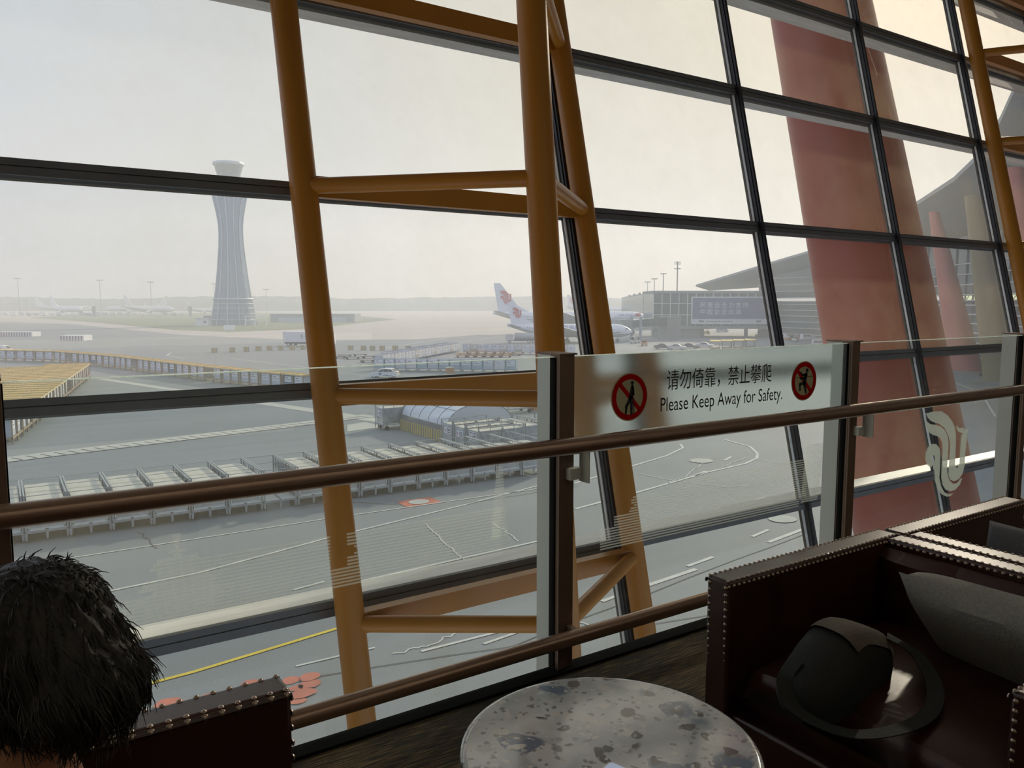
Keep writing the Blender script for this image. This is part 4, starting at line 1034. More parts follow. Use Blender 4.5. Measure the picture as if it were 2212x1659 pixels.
def along(d):
    for i in range(len(line) - 1):
        if d <= cum[i + 1] or i == len(line) - 2:
            u = (d - cum[i]) / (cum[i + 1] - cum[i]); return line[i].lerp(line[i + 1], u)
nd_ = int((cum[-1] - .5) / 4.8)
for i in range(nd_):
    a, b = along(i * 4.8), along(i * 4.8 + 4.6); d = (b - a); rz = math.atan2(d.y, d.x); nrm = Vector((-d.y, d.x, 0)).normalized()
    if nrm.y < 0: nrm = -nrm
    p = a + nrm * .98
    o = dup(CV, (p.x, p.y, APRON), rz, 'yellow-roofed dolly in the long curved train, %s from its left end' % ordn(i)); o['group'] = 'yellow-roofed dollies of the curved train'
    for j in (0, 1):
        if (i * 2 + j) % 11 == 5: continue
        q = p + d.normalized() * (1.2 + 2.2 * j)
        src = SUB if (i * 2 + j) % 13 == 7 else SU
        o = dup(src, (q.x, q.y, APRON + .56), rz, '%s container under the yellow roof of the %s dolly in the curved train' % ('left' if j == 0 else 'right', ordn(i))); o['group'] = 'containers in the curved train'
# block of parked roofed dollies on the left
e0, e1 = Vector((.66, 75.3)), Vector((11.95, 137.8)); ed = (e1 - e0).normalized(); en = Vector((-ed.y, ed.x)); ang = math.atan2(ed.y, ed.x)
for c_ in range(6):
    for r_ in range(13 - (c_ // 3)):
        p = e0 + ed * (r_ * 4.83) + en * (1.0 + c_ * 2.03)
        o = dup(CV, (p.x, p.y, APRON), ang, 'yellow-roofed dolly in the left block, %s column from the right, %s from the near end' % (ordn(c_), ordn(r_))); o['group'] = 'yellow-roofed dollies of the left block'
        if c_ == 0:
            for j in (0, 1):
                if (r_ + j) % 5 == 3: continue
                q = p + ed * (1.2 + 2.2 * j)
                o = dup(SU, (q.x, q.y, APRON + .56), ang, '%s container under the right edge of the left block, %s dolly from the near end' % ('near' if j == 0 else 'far', ordn(r_))); o['group'] = 'containers in the left block'
# mid-field rows of containers on dollies
def make_tray(label, group):
    r = thing('container_dolly', label, 'container dolly', (0, 0, APRON), 0, group); f = MB()
    f.box(-.93, .93, -.85, .85, .40, .52)
    for x in (-.85, .85):
        for y in (-.75, .75): f.box(x - .05, x + .05, y - .05, y + .05, 0, .4); f.box(x - .03, x + .03, y - .03, y + .03, .5, 2.12)
        f.box(x - .03, x + .03, -.78, .78, 2.06, 2.12)
    for y in (-.75, .75): f.box(-.88, .88, y - .02, y + .02, 2.07, 2.12)
    f.build('cage', M['galvb'], r); return r
M['galvb'] = material('blue_grey_cage', (0.28, 0.32, 0.42), 0.6); M['uldb2'] = material('light_blue_container', (0.34, 0.45, 0.52), 0.5, 0, 0.15, 0.8); M['uldw'] = material('white_container', (0.66, 0.66, 0.68), 0.5, 0, 0.1, 0.8); M['uldt'] = material('tan_container', (0.46, 0.42, 0.36), 0.6)
TY = make_tray('', ''); KU = [make_small_uld('', '', k) for k in ('uldpale', 'uldb2', 'uldw', 'uldt')]
rnd = random.Random(11)
def row(a, b, n, lab, grp, kinds, twist=0, skip=()):
    a, b = Vector(a), Vector(b); d = b - a; rz = math.atan2(d.y, d.x) + twist
    for i in range(n):
        if i in skip: continue
        p = a + d * (i / max(1, n - 1))
        o = dup(TY, (p.x, p.y, APRON), rz, 'low cage dolly in the %s, %s from the left' % (lab, ordn(i))); o['group'] = 'dollies of the ' + grp
        o = dup(KU[kinds[i % len(kinds)]], (p.x, p.y, APRON + .53), rz, 'container in the %s, %s from the left' % (lab, ordn(i))); o['group'] = 'containers of the ' + grp
row(at(822, 800), at(1105, 804), 13, 'row behind the white car', 'row behind the white car', [1, 1, 0, 2, 1, 0, 1, 1])
row(at(822, 791), at(985, 760), 25, 'slanting row beyond the white car', 'slanting row', [0, 2, 0, 3, 2, 0])
row(at(1010, 763), at(1235, 766), 15, 'straight row below the aircraft tails', 'straight row below the tails', [0, 3, 2, 0, 0, 3])
row(at(835, 783.5), at(965, 759), 16, 'second slanting row beyond the white car', 'second slanting row', [2, 0, 3])
for o in [CV, SU, SUB, TY] + KU:
    for ch in list(o.children_recursive): bpy.data.objects.remove(ch)
    bpy.data.objects.remove(o)
# low flat carts
def make_cart(m, label, group, loc, rz):
    r = thing('flat_cart', label, 'cart', loc, rz, group)
    f = MB(); f.box(-1.5, 1.5, -.8, .8, .42, .54); f.build('deck', M[m], r)
    for x in (-1.1, 1.1):
        t = MB(); t.tube([(x, -.7, .2), (x, -.55, .2)], .2, 8); t.tube([(x, .55, .2), (x, .7, .2)], .2, 8); t.build('wheel_pair', M['rubber'], r)
    return r
k = 0
for rw, (y0, n, xa, xb) in enumerate([(764, 6, 1020, 1118), (768, 7, 1004, 1112), (772, 6, 1000, 1090)]):
    for i in range(n):
        p = at(xa + (xb - xa) * i / (n - 1), y0); make_cart('orange', 'low orange cart in the %s line between the container rows, %s from the left' % (('far', 'middle', 'near')[rw], ordn(i)), 'orange flat carts', p, rnd.uniform(-.2, .2) - .6)
for i, (u, v) in enumerate([(745, 771), (762, 776), (778, 770), (797, 774), (795, 783), (735, 774)]):
    make_cart('steel', 'dark empty cart left of the container rows, %s of the loose ones' % ordn(i), 'dark flat carts', at(u, v), -.5 + .1 * i)
# small striped barriers across the apron
for i, (u, v) in enumerate([(464, 762), (503, 761), (533, 759.5), (559, 758), (583, 757), (607, 756.5), (632, 756), (655, 755.5), (758, 756), (786, 757), (805, 757), (826, 757), (854, 757), (882, 757)]):
    p = at(u, v); r = thing('striped_barrier', 'short yellow striped barrier on the apron, %s from the left of its line' % ordn(i), 'barrier', p, math.atan2(RGT.y, RGT.x), 'yellow striped apron barriers')
    MB().box(-.7, .7, -.3, .3, 0, 1.15).build('block', M['grey_b'], r)
    t = MB()
    for q_ in (-.62, -.2, .22): t.box(q_, q_ + .22, -.32, -.30, .02, 1.13)
    t.build('stripe', M['stripey'], r)
rpaint = material('dull_red_stripe', (0.32, 0.14, 0.13), 0.7)
for i, (u0, u1, v, lab) in enumerate([(130, 181, 736, 'striped red and white concrete wall, right one on the far apron'), (-10, 70, 727, 'striped red and white concrete wall at the far left apron')]):
    a, b = at(u0, v), at(u1, v); L = (b - a).length; r = thing('striped_wall', lab, 'barrier', a, math.atan2((b - a).y, (b - a).x), 'striped concrete walls')
    MB().box(0, L, 0, 5, 0, 1.6).build('block', M['white'], r); t = MB()
    for q_ in range(int(L / .9)): t.box(q_ * .9 + .1, q_ * .9 + .5, -.03, 0, .02, 1.45)
    t.build('stripe', rpaint, r)
pb = at(972, 806); r = thing('pallet_stack', 'small pale pallet stack in front of the container row', 'pallet', pb); 
MB().box(-.55, .55, -.5, .5, 0, .9).build('load', M['orange'], r); MB().box(-.6, .6, -.55, .55, .9, 1.0).build('cover', M['uldtop'], r)

# ================================================================ VEHICLES
def make_car(name, label, cat, loc, rz, prof, width, wheels, body, glassz, group=None, wr=.32):
    r = thing(name, label, cat, loc, rz, group); mb = MB(); rings = []
    for f, k in ((-1, .93), (-.93, 1), (-.5, 1.0), (.5, 1.0), (.93, 1), (1, .93)):
        rings.append([(x * (1 if abs(f) < .99 else .985), f * width / 2 * (1 - max(0, z - glassz) * .16), z * (1 if abs(f) < .99 else .99) + (0.02 if abs(f) > .99 else 0)) for x, z in prof])
    mb.loft(rings); mb.build('body', body, r, True)
    return r
def wheels_(r, xs, hw, wr):
    for x in xs:
        for s_ in (-1, 1):
            t = MB(); t.tube([(x, s_ * (hw - .16), wr), (x, s_ * (hw + .02), wr)], wr, 18); t.m = 1; t.tube([(x, s_ * (hw - .02), wr), (x, s_ * (hw + .03), wr)], wr * .6, 12); t.build('wheel', [M['rubber'], M['alu']], r, True)
def side_glass(r, quads, hw):
    for s_ in (-1, 1):
        for q in quads:
            t = MB(); t.poly([(x, s_ * (hw * (1 - max(0, z - .85) * .16) + .012), z) for x, z in q]); t.build('side_window', M['cargl'], r)
def end_glass(r, a, b, w0, w1, dx):
    t = MB(); t.poly([(a[0] + dx, -w0, a[1]), (a[0] + dx, w0, a[1]), (b[0] + dx, w1, b[1]), (b[0] + dx, -w1, b[1])]); t.build('windscreen', M['cargl'], r)
SUVP = [(-2.15, .30), (2.1, .28), (2.18, .55), (2.1, .78), (1.15, .98), (.45, 1.42), (-.2, 1.50), (-1.35, 1.46), (-1.95, 1.08), (-2.18, .95), (-2.22, .5)]
c = at(830, 816); d = RGT * -1
r = make_car('car', 'white hatchback car driving left on the apron below the far container row', 'car', c, math.atan2(d.y, d.x) - .18, SUVP, 1.8, (1.35, -1.3), M['white'], .95)
wheels_(r, (1.35, -1.32), .86, .33)
side_glass(r, [[(1.0, 1.0), (.42, 1.36), (-.1, 1.42), (-.1, 1.0)], [(-.18, 1.0), (-.18, 1.42), (-1.0, 1.40), (-1.0, 1.0)], [(-1.08, 1.02), (-1.08, 1.39), (-1.35, 1.36), (-1.75, 1.06)]], .90)
end_glass(r, (1.2, 1.0), (.5, 1.4), .72, .62, .03); end_glass(r, (-1.98, 1.10), (-1.45, 1.42), .70, .62, -.03)
t = MB(); t.box(-2.25, -2.2, -.85, -.5, .82, .95); t.box(-2.25, -2.2, .5, .85, .82, .95); t.build('tail_light', M['red'], r)
for s_ in (-1, 1):
    t = MB(); t.box(.15, .55, s_ * .905, s_ * .912, .55, .82); t.box(-.9, -.5, s_ * .905, s_ * .912, .42, .56); t.box(-1.6, -.1, s_ * .905, s_ * .912, .42, .5); t.build('door_marking', M['stripe'], r)
VANP = [(-2.4, .3), (2.35, .3), (2.42, .7), (2.25, 1.05), (1.75, 1.25), (1.15, 1.95), (.9, 2.05), (-2.25, 2.05), (-2.42, 1.9)]
def make_van(label, loc, rz, body='white', cat='van', group='vans by the terminal'):
    r = make_car('minivan', label, cat, loc, rz, VANP, 1.8, (), M[body], 1.1, group); wheels_(r, (1.5, -1.5), .86, .34)
    side_glass(r, [[(1.5, 1.25), (1.05, 1.85), (.3, 1.85), (.3, 1.25)], [(.2, 1.25), (.2, 1.85), (-.9, 1.85), (-.9, 1.25)], [(-1.0, 1.25), (-1.0, 1.85), (-2.2, 1.82), (-2.2, 1.25)]], .90)
    end_glass(r, (1.78, 1.28), (1.18, 1.9), .72, .62, .03); return r
make_van('white minivan at the left edge behind the yellow-roofed train', at(4, 765), math.atan2(RGT.y, RGT.x), group=None)
for i, (u, v, b, lab) in enumerate([(1745, 735, 'white', 'white minivan parked right of the dark mullion under the terminal'), (1688, 733, 'white', 'smaller white van left of the parked baggage tugs under the terminal'), (1775, 750, 'uldw', 'pale van nearest to the red column'), (1560, 718, 'uldw', 'white van far under the billboard bridge')]):
    make_van(lab, at(u, v), math.atan2(RGT.y, RGT.x) + (.3 if i == 0 else -.2), b)
def make_tug(label, loc, rz, m='orange', group='baggage tugs on the apron'):
    r = thing('baggage_tug', label, 'tug', loc, rz, group); MB().box(-1.4, 1.4, -.7, .7, .35, 1.0).build('body', M[m], r)
    t = MB(); t.box(-.9, .2, -.65, .65, 1.95, 2.02)
    for x in (-.85, .15):
        for y in (-.6, .6): t.box(x - .03, x + .03, y - .03, y + .03, 1.0, 1.95)
    t.build('cab_frame', M[m], r); MB().box(-.8, -.2, -.5, .5, 1.0, 1.35).build('seat', M['gasket'], r); wheels_(r, (.9, -.9), .68, .33); return r
for i, (u, v, m, lab) in enumerate([(1372, 742, 'uldw', 'pale tug under the nose of the near aircraft'), (1392, 747, 'orange', 'orange tug right of the near aircraft nose'), (1506, 722, 'orange', 'orange tug beneath the billboard bridge'), (1525, 722, 'stripey', 'yellow tug beneath the billboard bridge'), (1706, 736, 'orange', 'orange tug among the vehicles right of the mullion'), (1718, 738, 'uldw', 'pale tug among the vehicles right of the mullion'), (1730, 732, 'red', 'red high tug behind the parked white minivan')]):
    make_tug(lab, at(u, v), i * .7, m)
SEDP = [(-2.2, .3), (2.2, .3), (2.25, .6), (2.1, .8), (1.05, .92), (.4, 1.36), (-.6, 1.40), (-1.5, 1.0), (-2.15, .95), (-2.25, .6)]
dk = material('dark_car_paint', (0.10, 0.11, 0.13), 0.3)
for i, (u, v) in enumerate([(1432, 754), (1462, 755), (1490, 753), (1522, 751)]):
    r = make_car('car', 'dark car parked behind the top of the frosted panel, %s from the left' % ordn(i), 'car', at(u, v), math.atan2(RGT.y, RGT.x) - .3, SEDP, 1.8, (), dk if i % 2 == 0 else M['uldw'], .9, 'parked cars behind the frosted panel')
    wheels_(r, (1.35, -1.35), .86, .32); side_glass(r, [[(.95, .95), (.38, 1.3), (-.55, 1.33), (-1.3, .98)]], .90)
for i, u in enumerate((1545, 1570, 1595, 1620)):
    r = thing('roofed_dolly', 'yellow-topped dolly right of the parked cars, %s from the left' % ordn(i), 'roofed dolly', at(u, 756 - i), math.atan2(RGT.y, RGT.x) + PI / 2 - .25, 'yellow-topped dollies by the cars')
    MB().box(-3.5, 3.5, -1.2, 1.2, .4, .55).build('deck', M['orange2'], r); MB().box(-3.6, 3.6, -1.3, 1.3, 2.15, 2.35).build('canopy', M['stripey'], r)
    t = MB()
    for x in (-3.4, 0, 3.4):
        for y in (-1.1, 1.1): t.box(x - .05, x + .05, y - .05, y + .05, 0, 2.15)
    t.build('post', M['orange2'], r)
# lorry with a white box trailer, behind the left tube
tk = at(612, 748); rz = math.atan2(RGT.y, RGT.x)
r = thing('box_trailer_truck', 'white box trailer truck behind the left yellow tube', 'truck', tk, rz)
tb_ = MB().box(0, 11, 0, 2.5, 1.1, 3.9).build('cargo_box', M['white'], r); MB().box(0, .06, -.02, 2.52, 1.0, 3.95).build('door_frame', M['grey_b'], tb_); MB().box(-.05, 0, .1, 2.4, 1.2, 3.8).build('rear_door', M['galvb'], tb_)
MB().box(.3, 10.8, .3, 2.2, .6, 1.1).build('underframe', M['inkgrey'], r); wheels_(r, (1.4, 2.6, 9.5), 1.2, .5)
for ch in r.children:
    if ch.name.startswith('wheel'): ch.location.y = 1.25
MB().box(11.4, 13.6, .05, 2.45, .6, 3.2).build('cab', M['white'], r)
text_obj('box_lettering', '5', 1.3, M['ink'], tb_, basis((5.0, -.03, 2.55), (1, 0, 0), (0, 0, 1)), bold=.01); t = MB()
for q_ in range(4): t.box(5.9 + q_ * .85, 6.5 + q_ * .85, -.03, -.01, 2.45, 2.95)
t.box(5.9, 9.0, -.03, -.01, 2.05, 2.2); t.build('box_print', M['inkgrey'], tb_)
# fuel truck below the tail of the near aircraft
r = thing('tanker_truck', 'white tanker truck parked under the near aircraft tail', 'truck', at(1092, 741), rz)
t = MB(); t.tube([(2.6, 1.2, 1.9), (9, 1.2, 1.9)], 1.0, 16); t.build('tank', M['belly'], r, True); MB().box(0, 2.2, .1, 2.3, .6, 2.5).build('cab', M['uldw'], r); MB().box(0, 9.2, .3, 2.1, .55, .95).build('chassis', M['inkgrey'], r); wheels_(r, (1.2, 6.8, 8.1), 1.15, .45)
for ch in r.children:
    if ch.name.startswith('wheel'): ch.location.y = 1.2

# ================================================================ AIRCRAFT
def interp(tab, x):
    for (a, b), (c, d) in zip(tab, tab[1:]):
        if x <= c: return b + (d - b) * (x - a) / (c - a)
    return tab[-1][1]
def aircraft(label, nose, heading, L, R, zc, title=None, flag=False, cjk=None, group='parked airliners', emblem=True, sc_=1.0, detail=True):
    r = thing('airliner', label, 'airplane', nose, heading, group)      # nose at origin, nose points to +X, ground z=0
    rad = [(0, .02), (.012, .30), (.03, .52), (.06, .78), (.10, .96), (.14, 1), (.66, 1), (.74, .90), (.82, .70), (.90, .45), (.97, .22), (1, .12)]
    up = [(0, -.22), (.03, -.18), (.08, -.06), (.14, 0), (.66, 0), (.74, .10), (.82, .28), (.90, .50), (1, .80)]
    def ring(f, k=1.0, n=28):
        q = interp(rad, f) * R * k; c = zc + interp(up, f) * R
        return [(-f * L, q * math.cos(2 * PI * j / n), c + q * math.sin(2 * PI * j / n)) for j in range(n)]
    fs = [0, .012, .03, .06, .10, .14, .3, .5, .66, .70, .74, .78, .82, .86, .90, .94, .97, 1]
    mb = MB(); mb.loft([ring(f) for f in fs]); bodyo = mb.build('fuselage', [M['plane'], M['belly']], r, True)
    for p in bodyo.data.polygons:
        f = -p.center.x / L; c = zc + interp(up, f) * R
        if p.center.z < c - .42 * R * interp(rad, f): p.material_index = 1
    def surf(name, root0, root1, tip0, tip1, th, parent, m):
        a, b, c, d = map(Vector, (root0, root1, tip1, tip0)); n = (b - a).cross(d - a).normalized()
        mb = MB(); rings = []
        for (p, q, t) in ((a, b, th), (a.lerp(d, .5), b.lerp(c, .5), th * .6), (d, c, th * .25)):
            rings.append([p, p.lerp(q, .12) + n * t, p.lerp(q, .4) + n * t, q, p.lerp(q, .4) - n * t, p.lerp(q, .12) - n * t])
        mb.loft(rings); return mb.build(name, m, parent, True)
    hs = L * .47
    for s_ in (-1, 1):
        wg = surf('wing', (-.36 * L, s_ * R * .6, zc - .55 * R), (-.55 * L, s_ * R * .6, zc - .6 * R), (-.60 * L, s_ * hs, zc + .045 * L), (-.635 * L, s_ * hs, zc + .045 * L), .028 * L * .5, r, M['belly'])
        MB().plate([(-.60 * L, s_ * hs, zc + .045 * L), (-.635 * L, s_ * hs, zc + .045 * L), (-.655 * L, s_ * (hs + .4), zc + .045 * L + .058 * L)], (0, .1, 0)).build('winglet', M['plane'], wg)
        t = MB(); ey = s_ * L * .145
        t.loft([[(x, ey + q * math.cos(2 * PI * j / 18), zc - .95 * R + q * math.sin(2 * PI * j / 18)) for j in range(18)] for x, q in ((-.33 * L, R * .50), (-.335 * L, R * .56), (-.37 * L, R * .58), (-.41 * L, R * .46), (-.43 * L, R * .30), (-.445 * L, R * .18))])
        en_ = t.build('engine', M['plane'], r, True)
        t = MB(); t.poly([(-.3295 * L, ey + R * .45 * math.cos(2 * PI * j / 18), zc - .95 * R + R * .45 * math.sin(2 * PI * j / 18)) for j in range(18)]); t.build('intake', M['gasket'], en_, flip=False)
        MB().hexa([(-.36 * L, ey - .12, zc - .5 * R), (-.42 * L, ey - .12, zc - .7 * R), (-.42 * L, ey + .12, zc - .7 * R), (-.36 * L, ey + .12, zc - .5 * R), (-.40 * L, ey - .12, zc - .25 * R), (-.46 * L, ey - .12, zc - .3 * R), (-.46 * L, ey + .12, zc - .3 * R), (-.40 * L, ey + .12, zc - .25 * R)]).build('pylon', M['belly'], r)
        surf('tailplane', (-.88 * L, s_ * R * .25, zc + .45 * R), (-.965 * L, s_ * R * .2, zc + .55 * R), (-.965 * L, s_ * L * .18, zc + .45 * R + .03 * L), (-1.0 * L, s_ * L * .18, zc + .45 * R + .03 * L), .012 * L * .5, r, M['belly'])
    ft = zc + R + L * .175
    fin = [(-.77 * L, zc + R * .93), (-.845 * L, zc + R * 1.02 + L * .035), (-.955 * L, ft), (-.995 * L, ft), (-.965 * L, zc + R * .72), (-.88 * L, zc + R * .6)]
    t = MB(); th = .012 * L * .5
    t.add([(x, s_ * th * (1 - .7 * max(0, (z - zc - R) / (ft - zc - R))), z) for s_ in (-1, 1) for x, z in fin], [(5, 4, 3, 2, 1, 0), (6, 7, 8, 9, 10, 11)] + [(i, (i + 1) % 6, 6 + (i + 1) % 6, 6 + i) for i in range(6)])
    fo = t.build('tail_fin', M['plane'], r)
    if emblem:
        t = MB(); cx_, cz = -.925 * L, zc + R + L * .085; h_ = L * .085
        for s_ in (-1, 1):
            for P in EMU: t.poly([(cx_ + x * h_ * .92, s_ * (th + .02), cz + z * h_) for x, z in P])
        t.build('red_emblem', M['logo_red'], fo, flip=False)
    t = MB(); n = 28                                   # cheatline along both sides
    for s_ in (-1, 1):
        A_ = []; B_ = []
        for f in fs[4:15]:
            q = interp(rad, f) * R * 1.006; c = zc + interp(up, f) * R
            for lst, zz in ((A_, -.22 * R), (B_, -.30 * R)):
                lst.append((-f * L, s_ * math.sqrt(max(.0001, q * q - (zz * interp(rad, f)) ** 2)), c + zz * interp(rad, f)))
        m_ = len(A_); t.add(A_ + B_, [(i, i + 1, m_ + i + 1, m_ + i) for i in range(m_ - 1)])
    t.build('cheatline', M['stripe'], r, flip=False)
    if detail:
        t = MB()
        for s_ in (-1, 1):
            x = .155
            while x < .84:
                if not (.34 < x < .36 or .60 < x < .615):
                    k = interp(rad, x); zz = .12 * R; y = math.sqrt((R * k * 1.006) ** 2 - zz * zz); c = zc + interp(up, x) * R
                    t.add([(-x * L - .13, s_ * y, c + zz - .17), (-x * L + .13, s_ * y, c + zz - .17), (-x * L + .13, s_ * (y - .01), c + zz + .19), (-x * L - .13, s_ * (y - .01), c + zz + .19)], [(0, 1, 2, 3)])
                x += .55 / L * (L / 40) ** .3
        t.build('cabin_windows', M['stripe'], r, flip=False)
        t = MB()
        for s_ in (-1, 1):
            for f in (.125, .87):
                k = interp(rad, f) * R * 1.008; c = zc + interp(up, f) * R
                p = [(-f * L + dx, s_ * math.sqrt(max(.01, k * k - dz * dz)), c + dz) for dx, dz in ((-.45, -.1 * R), (.45, -.1 * R), (.45, .42 * R), (-.45, .42 * R))]
                for i in range(4): t.bar(p[i], p[(i + 1) % 4], .06)
        t.build('door_outline', M['belly'], r)
        t = MB()
        for s_ in (-1, 1):
            k = .030; q = interp(rad, .048) * R
            t.add([(-.036 * L, s_ * .50 * R, zc + .22 * R), (-.060 * L, s_ * .80 * R, zc + .16 * R), (-.062 * L, s_ * .74 * R, zc + .40 * R), (-.045 * L, s_ * .48 * R, zc + .40 * R), (-.034 * L, 0, zc + .24 * R), (-.044 * L, 0, zc + .46 * R)], [(0, 1, 2, 3), (4, 0, 3, 5)])
        t.build('cockpit_windows', M['cargl'], r, flip=False)
    for x, ys in ((.12, (0,)), (.52, (-.085 * L, .085 * L))):
        for y in ys:
            t = MB(); t.tube([(-x * L, y, .5), (-x * L, y, zc - R * .8)], .14, 8)
            for dy in (-.3, .3): t.tube([(-x * L, y + dy - .14, .55), (-x * L, y + dy + .14, .55)], .55, 14)
            t.build('landing_gear', M['rubber'], r)
    side = -1                                          # local -Y faces the camera when flying along +RGT
    if title or cjk:
        s_ = -1; X = (1, 0, 0)
        f0 = .165 if title else .42
        body = title or cjk; sz = R * (.42 if title else .62)
        t = text_obj('title_lettering', body, sz, M['stripe'], r, basis((-f0 * L, -R * .93 - .12, zc + .50 * R), X, (0, .42, .91)), sx=1.15 if title else 1.25, bold=.0, spacing=1.0 if title else 1.35)
    if flag:
        t = MB(); y = -R * .90 - .1; t.plate([(-.098 * L - .9, y, zc + .36 * R), (-.098 * L + .9, y, zc + .36 * R), (-.098 * L + .9, y + .25, zc + .36 * R + 1.1), (-.098 * L - .9, y + .25, zc + .36 * R + 1.1)], (0, -.05, 0)); t.build('red_flag', M['logo_red'], r)
    return r
HD = math.atan2(RGT.y, RGT.x)
p = far(1367, 700, 231); p.z = APRON
aircraft('nearer white airliner with red tail emblem and blue Chinese lettering, parked at the jet bridge', p, HD, 37.0, 1.95, 3.5, cjk='中国国际航空公司')
p = far(1409, 700, 296); p.z = APRON
aircraft('larger white airliner with red tail emblem parked behind the nearer one', p, HD + .03, 60.0, 2.85, 5.6, title='AIR CHINA', flag=True)
p = far(1374, 690, 520); p.z = APRON
aircraft('third white airliner mostly hidden behind the two at the jet bridge', p, HD - .02, 46.0, 2.0, 7.0, title='AIR CHINA')
for (u, R_, hd, lab, L) in [(178, 760, -.62, 'distant hazy airliner between the first two light masts', 64), (207, 900, .5, 'distant airliner with only its tail clear beside the second light mast', 60), (226, 830, PI + .45, 'distant airliner facing away between the second and third masts', 62), (378, 780, -.30, 'distant airliner passing in front of the third light mast', 62), (478, 850, -.25, 'distant airliner with a green tail half hidden by the control tower', 44)]:
    p = far(u, 675, R_); p.z = APRON
    aircraft(lab, p, HD + hd, L, L * .047, L * .093, group='distant parked airliners', emblem=False, detail=False)

# ================================================================ CONTROL TOWER AND THE FAR FIELD
tc0 = at(506, 702); tw = thing('control_tower', 'tall flared airport control tower rising out of the haze', 'control tower', tc0)
PXM = 1693 / (tc0.x * FWD.x + tc0.y * FWD.y)
def tz(v): return far(506, v, tc0.x * FWD.x + tc0.y * FWD.y).z - APRON
prof = [(702, 46), (680, 42.5), (655, 38.5), (625, 34), (590, 30), (560, 27), (530, 24.5), (505, 23.5), (485, 24), (465, 26.5), (445, 30), (428, 33.5), (418, 34.5)]
NS = 48
mb = MB(); rings = []
for v, hw in prof:
    q = hw / PXM; rings.append([(q * (1 + (.035 if k % 2 else 0)) * math.cos(2 * PI * k / NS), q * (1 + (.035 if k % 2 else 0)) * math.sin(2 * PI * k / NS), tz(v)) for k in range(NS)])
mb.loft(rings); mb.build('shaft', M['tower'], tw)
mb = MB()
for k in range(0, NS, 4): mb.tube([(hw / PXM * 1.05 * math.cos(2 * PI * k / NS), hw / PXM * 1.05 * math.sin(2 * PI * k / NS), tz(v)) for v, hw in prof], .28, 5)
mb.build('shaft_rib', M['towerl'], tw)
mb = MB()
for v in (646, 656, 666, 677, 690):
    q = interp([(418, 34.5), (655, 38.5), (702, 46)], v) / PXM * 1.045; mb.tube([(q * math.cos(2 * PI * k / 24), q * math.sin(2 * PI * k / 24), tz(v)) for k in range(25)], .22 if v > 650 else .5, 5)
mb.build('base_ring', M['towerl'], tw)
mb = MB(); q = 1 / PXM
mb.lathe([(34.5 * q, tz(418)), (33.5 * q, tz(408)), (27 * q, tz(398)), (23.5 * q, tz(385))], 32); mb.build('neck', M['towerl'], tw, True)
mb = MB(); mb.lathe([(23.5 * q, tz(385)), (24.5 * q, tz(376)), (30.5 * q, tz(356))], 24); mb.build('cab_glazing', M['green_g'], tw)
mb = MB(); mb.lathe([(31 * q, tz(358)), (32.5 * q, tz(355)), (31.5 * q, tz(351.5)), (20 * q, tz(349.5)), (0, tz(349))], 24); mb.build('cab_roof', M['towerl'], tw)
mb = MB()
for dx, v in ((-.7, 345), (1.0, 346), (2.2, 347)): mb.tube([(dx, 0, tz(350)), (dx, 0, tz(v))], .12, 5)
mb.build('antenna', M['steel'], tw)
def block(name, lab, cat, u0, u1, v0, v1, Rf, m, depth=12, group=None, trim=None):
    a, b = far(u0, v1, Rf), far(u1, v1, Rf); top = far(u0, v0, Rf).z
    r = thing(name, lab, cat, (a.x, a.y, APRON), math.atan2((b - a).y, (b - a).x), group)
    L = math.hypot(b.x - a.x, b.y - a.y); h = top - APRON
    MB().box(0, L, 0, depth, 0, h).build('wall', M[m], r); MB().box(-.2, L + .2, -.2, depth + .2, h, h + .35).build('roof_edge', M[trim or 'towerl'], r)
    return r, L, h
RT = tc0.x * FWD.x + tc0.y * FWD.y
r, L, h = block('annex_building', 'small white hut left of the control tower base', 'building', 424, 450, 689, 704, RT - 16, 'white', 5)
MB().box(L * .6, L * .85, -.06, 0, 1.4, 2.6).build('window', M['cargl'], r)
r, L, h = block('annex_building', 'low grey building right behind the control tower foot', 'building', 440, 480, 683, 700, RT + 22, 'grey_b', 8)
MB().box(0, L, -.2, 0, h * .7, h * .8).build('canopy', M['towerl'], r)
r, L, h = block('hangar', 'long low grey hangar right of the control tower', 'building', 584, 766, 679, 691, RT + 60, 'grey_b', 20)
MB().box(L * .1, L * .9, -.1, 0, 0, h * .6).build('sliding_door', M['towerl'], r)
gt = thing('gantry', 'pale square gantry frame beside the control tower foot', 'gantry', far(530, 702.6, RT - 14), HD); gt.location.z = APRON
t = MB()
for x in (0, 5, 11): t.box(x - .15, x + .15, -.15, .15, 0, 5)
t.build('post', M['white'], gt); t = MB(); t.box(-.2, 11.2, -.2, .2, 4.7, 5.1); t.box(0, 11, -.1, .1, 2.5, 2.8); t.build('beam', M['white'], gt)
db = thing('info_board', 'small pale board on the grass in front of the control tower', 'sign', at(495, 716), HD); MB().box(-2.2, 2.2, -.1, .1, .5, 2.6).build('panel', M['white'], db); MB().box(-.1, .1, -.1, .1, 0, .5).build('post', M['steel'], db)
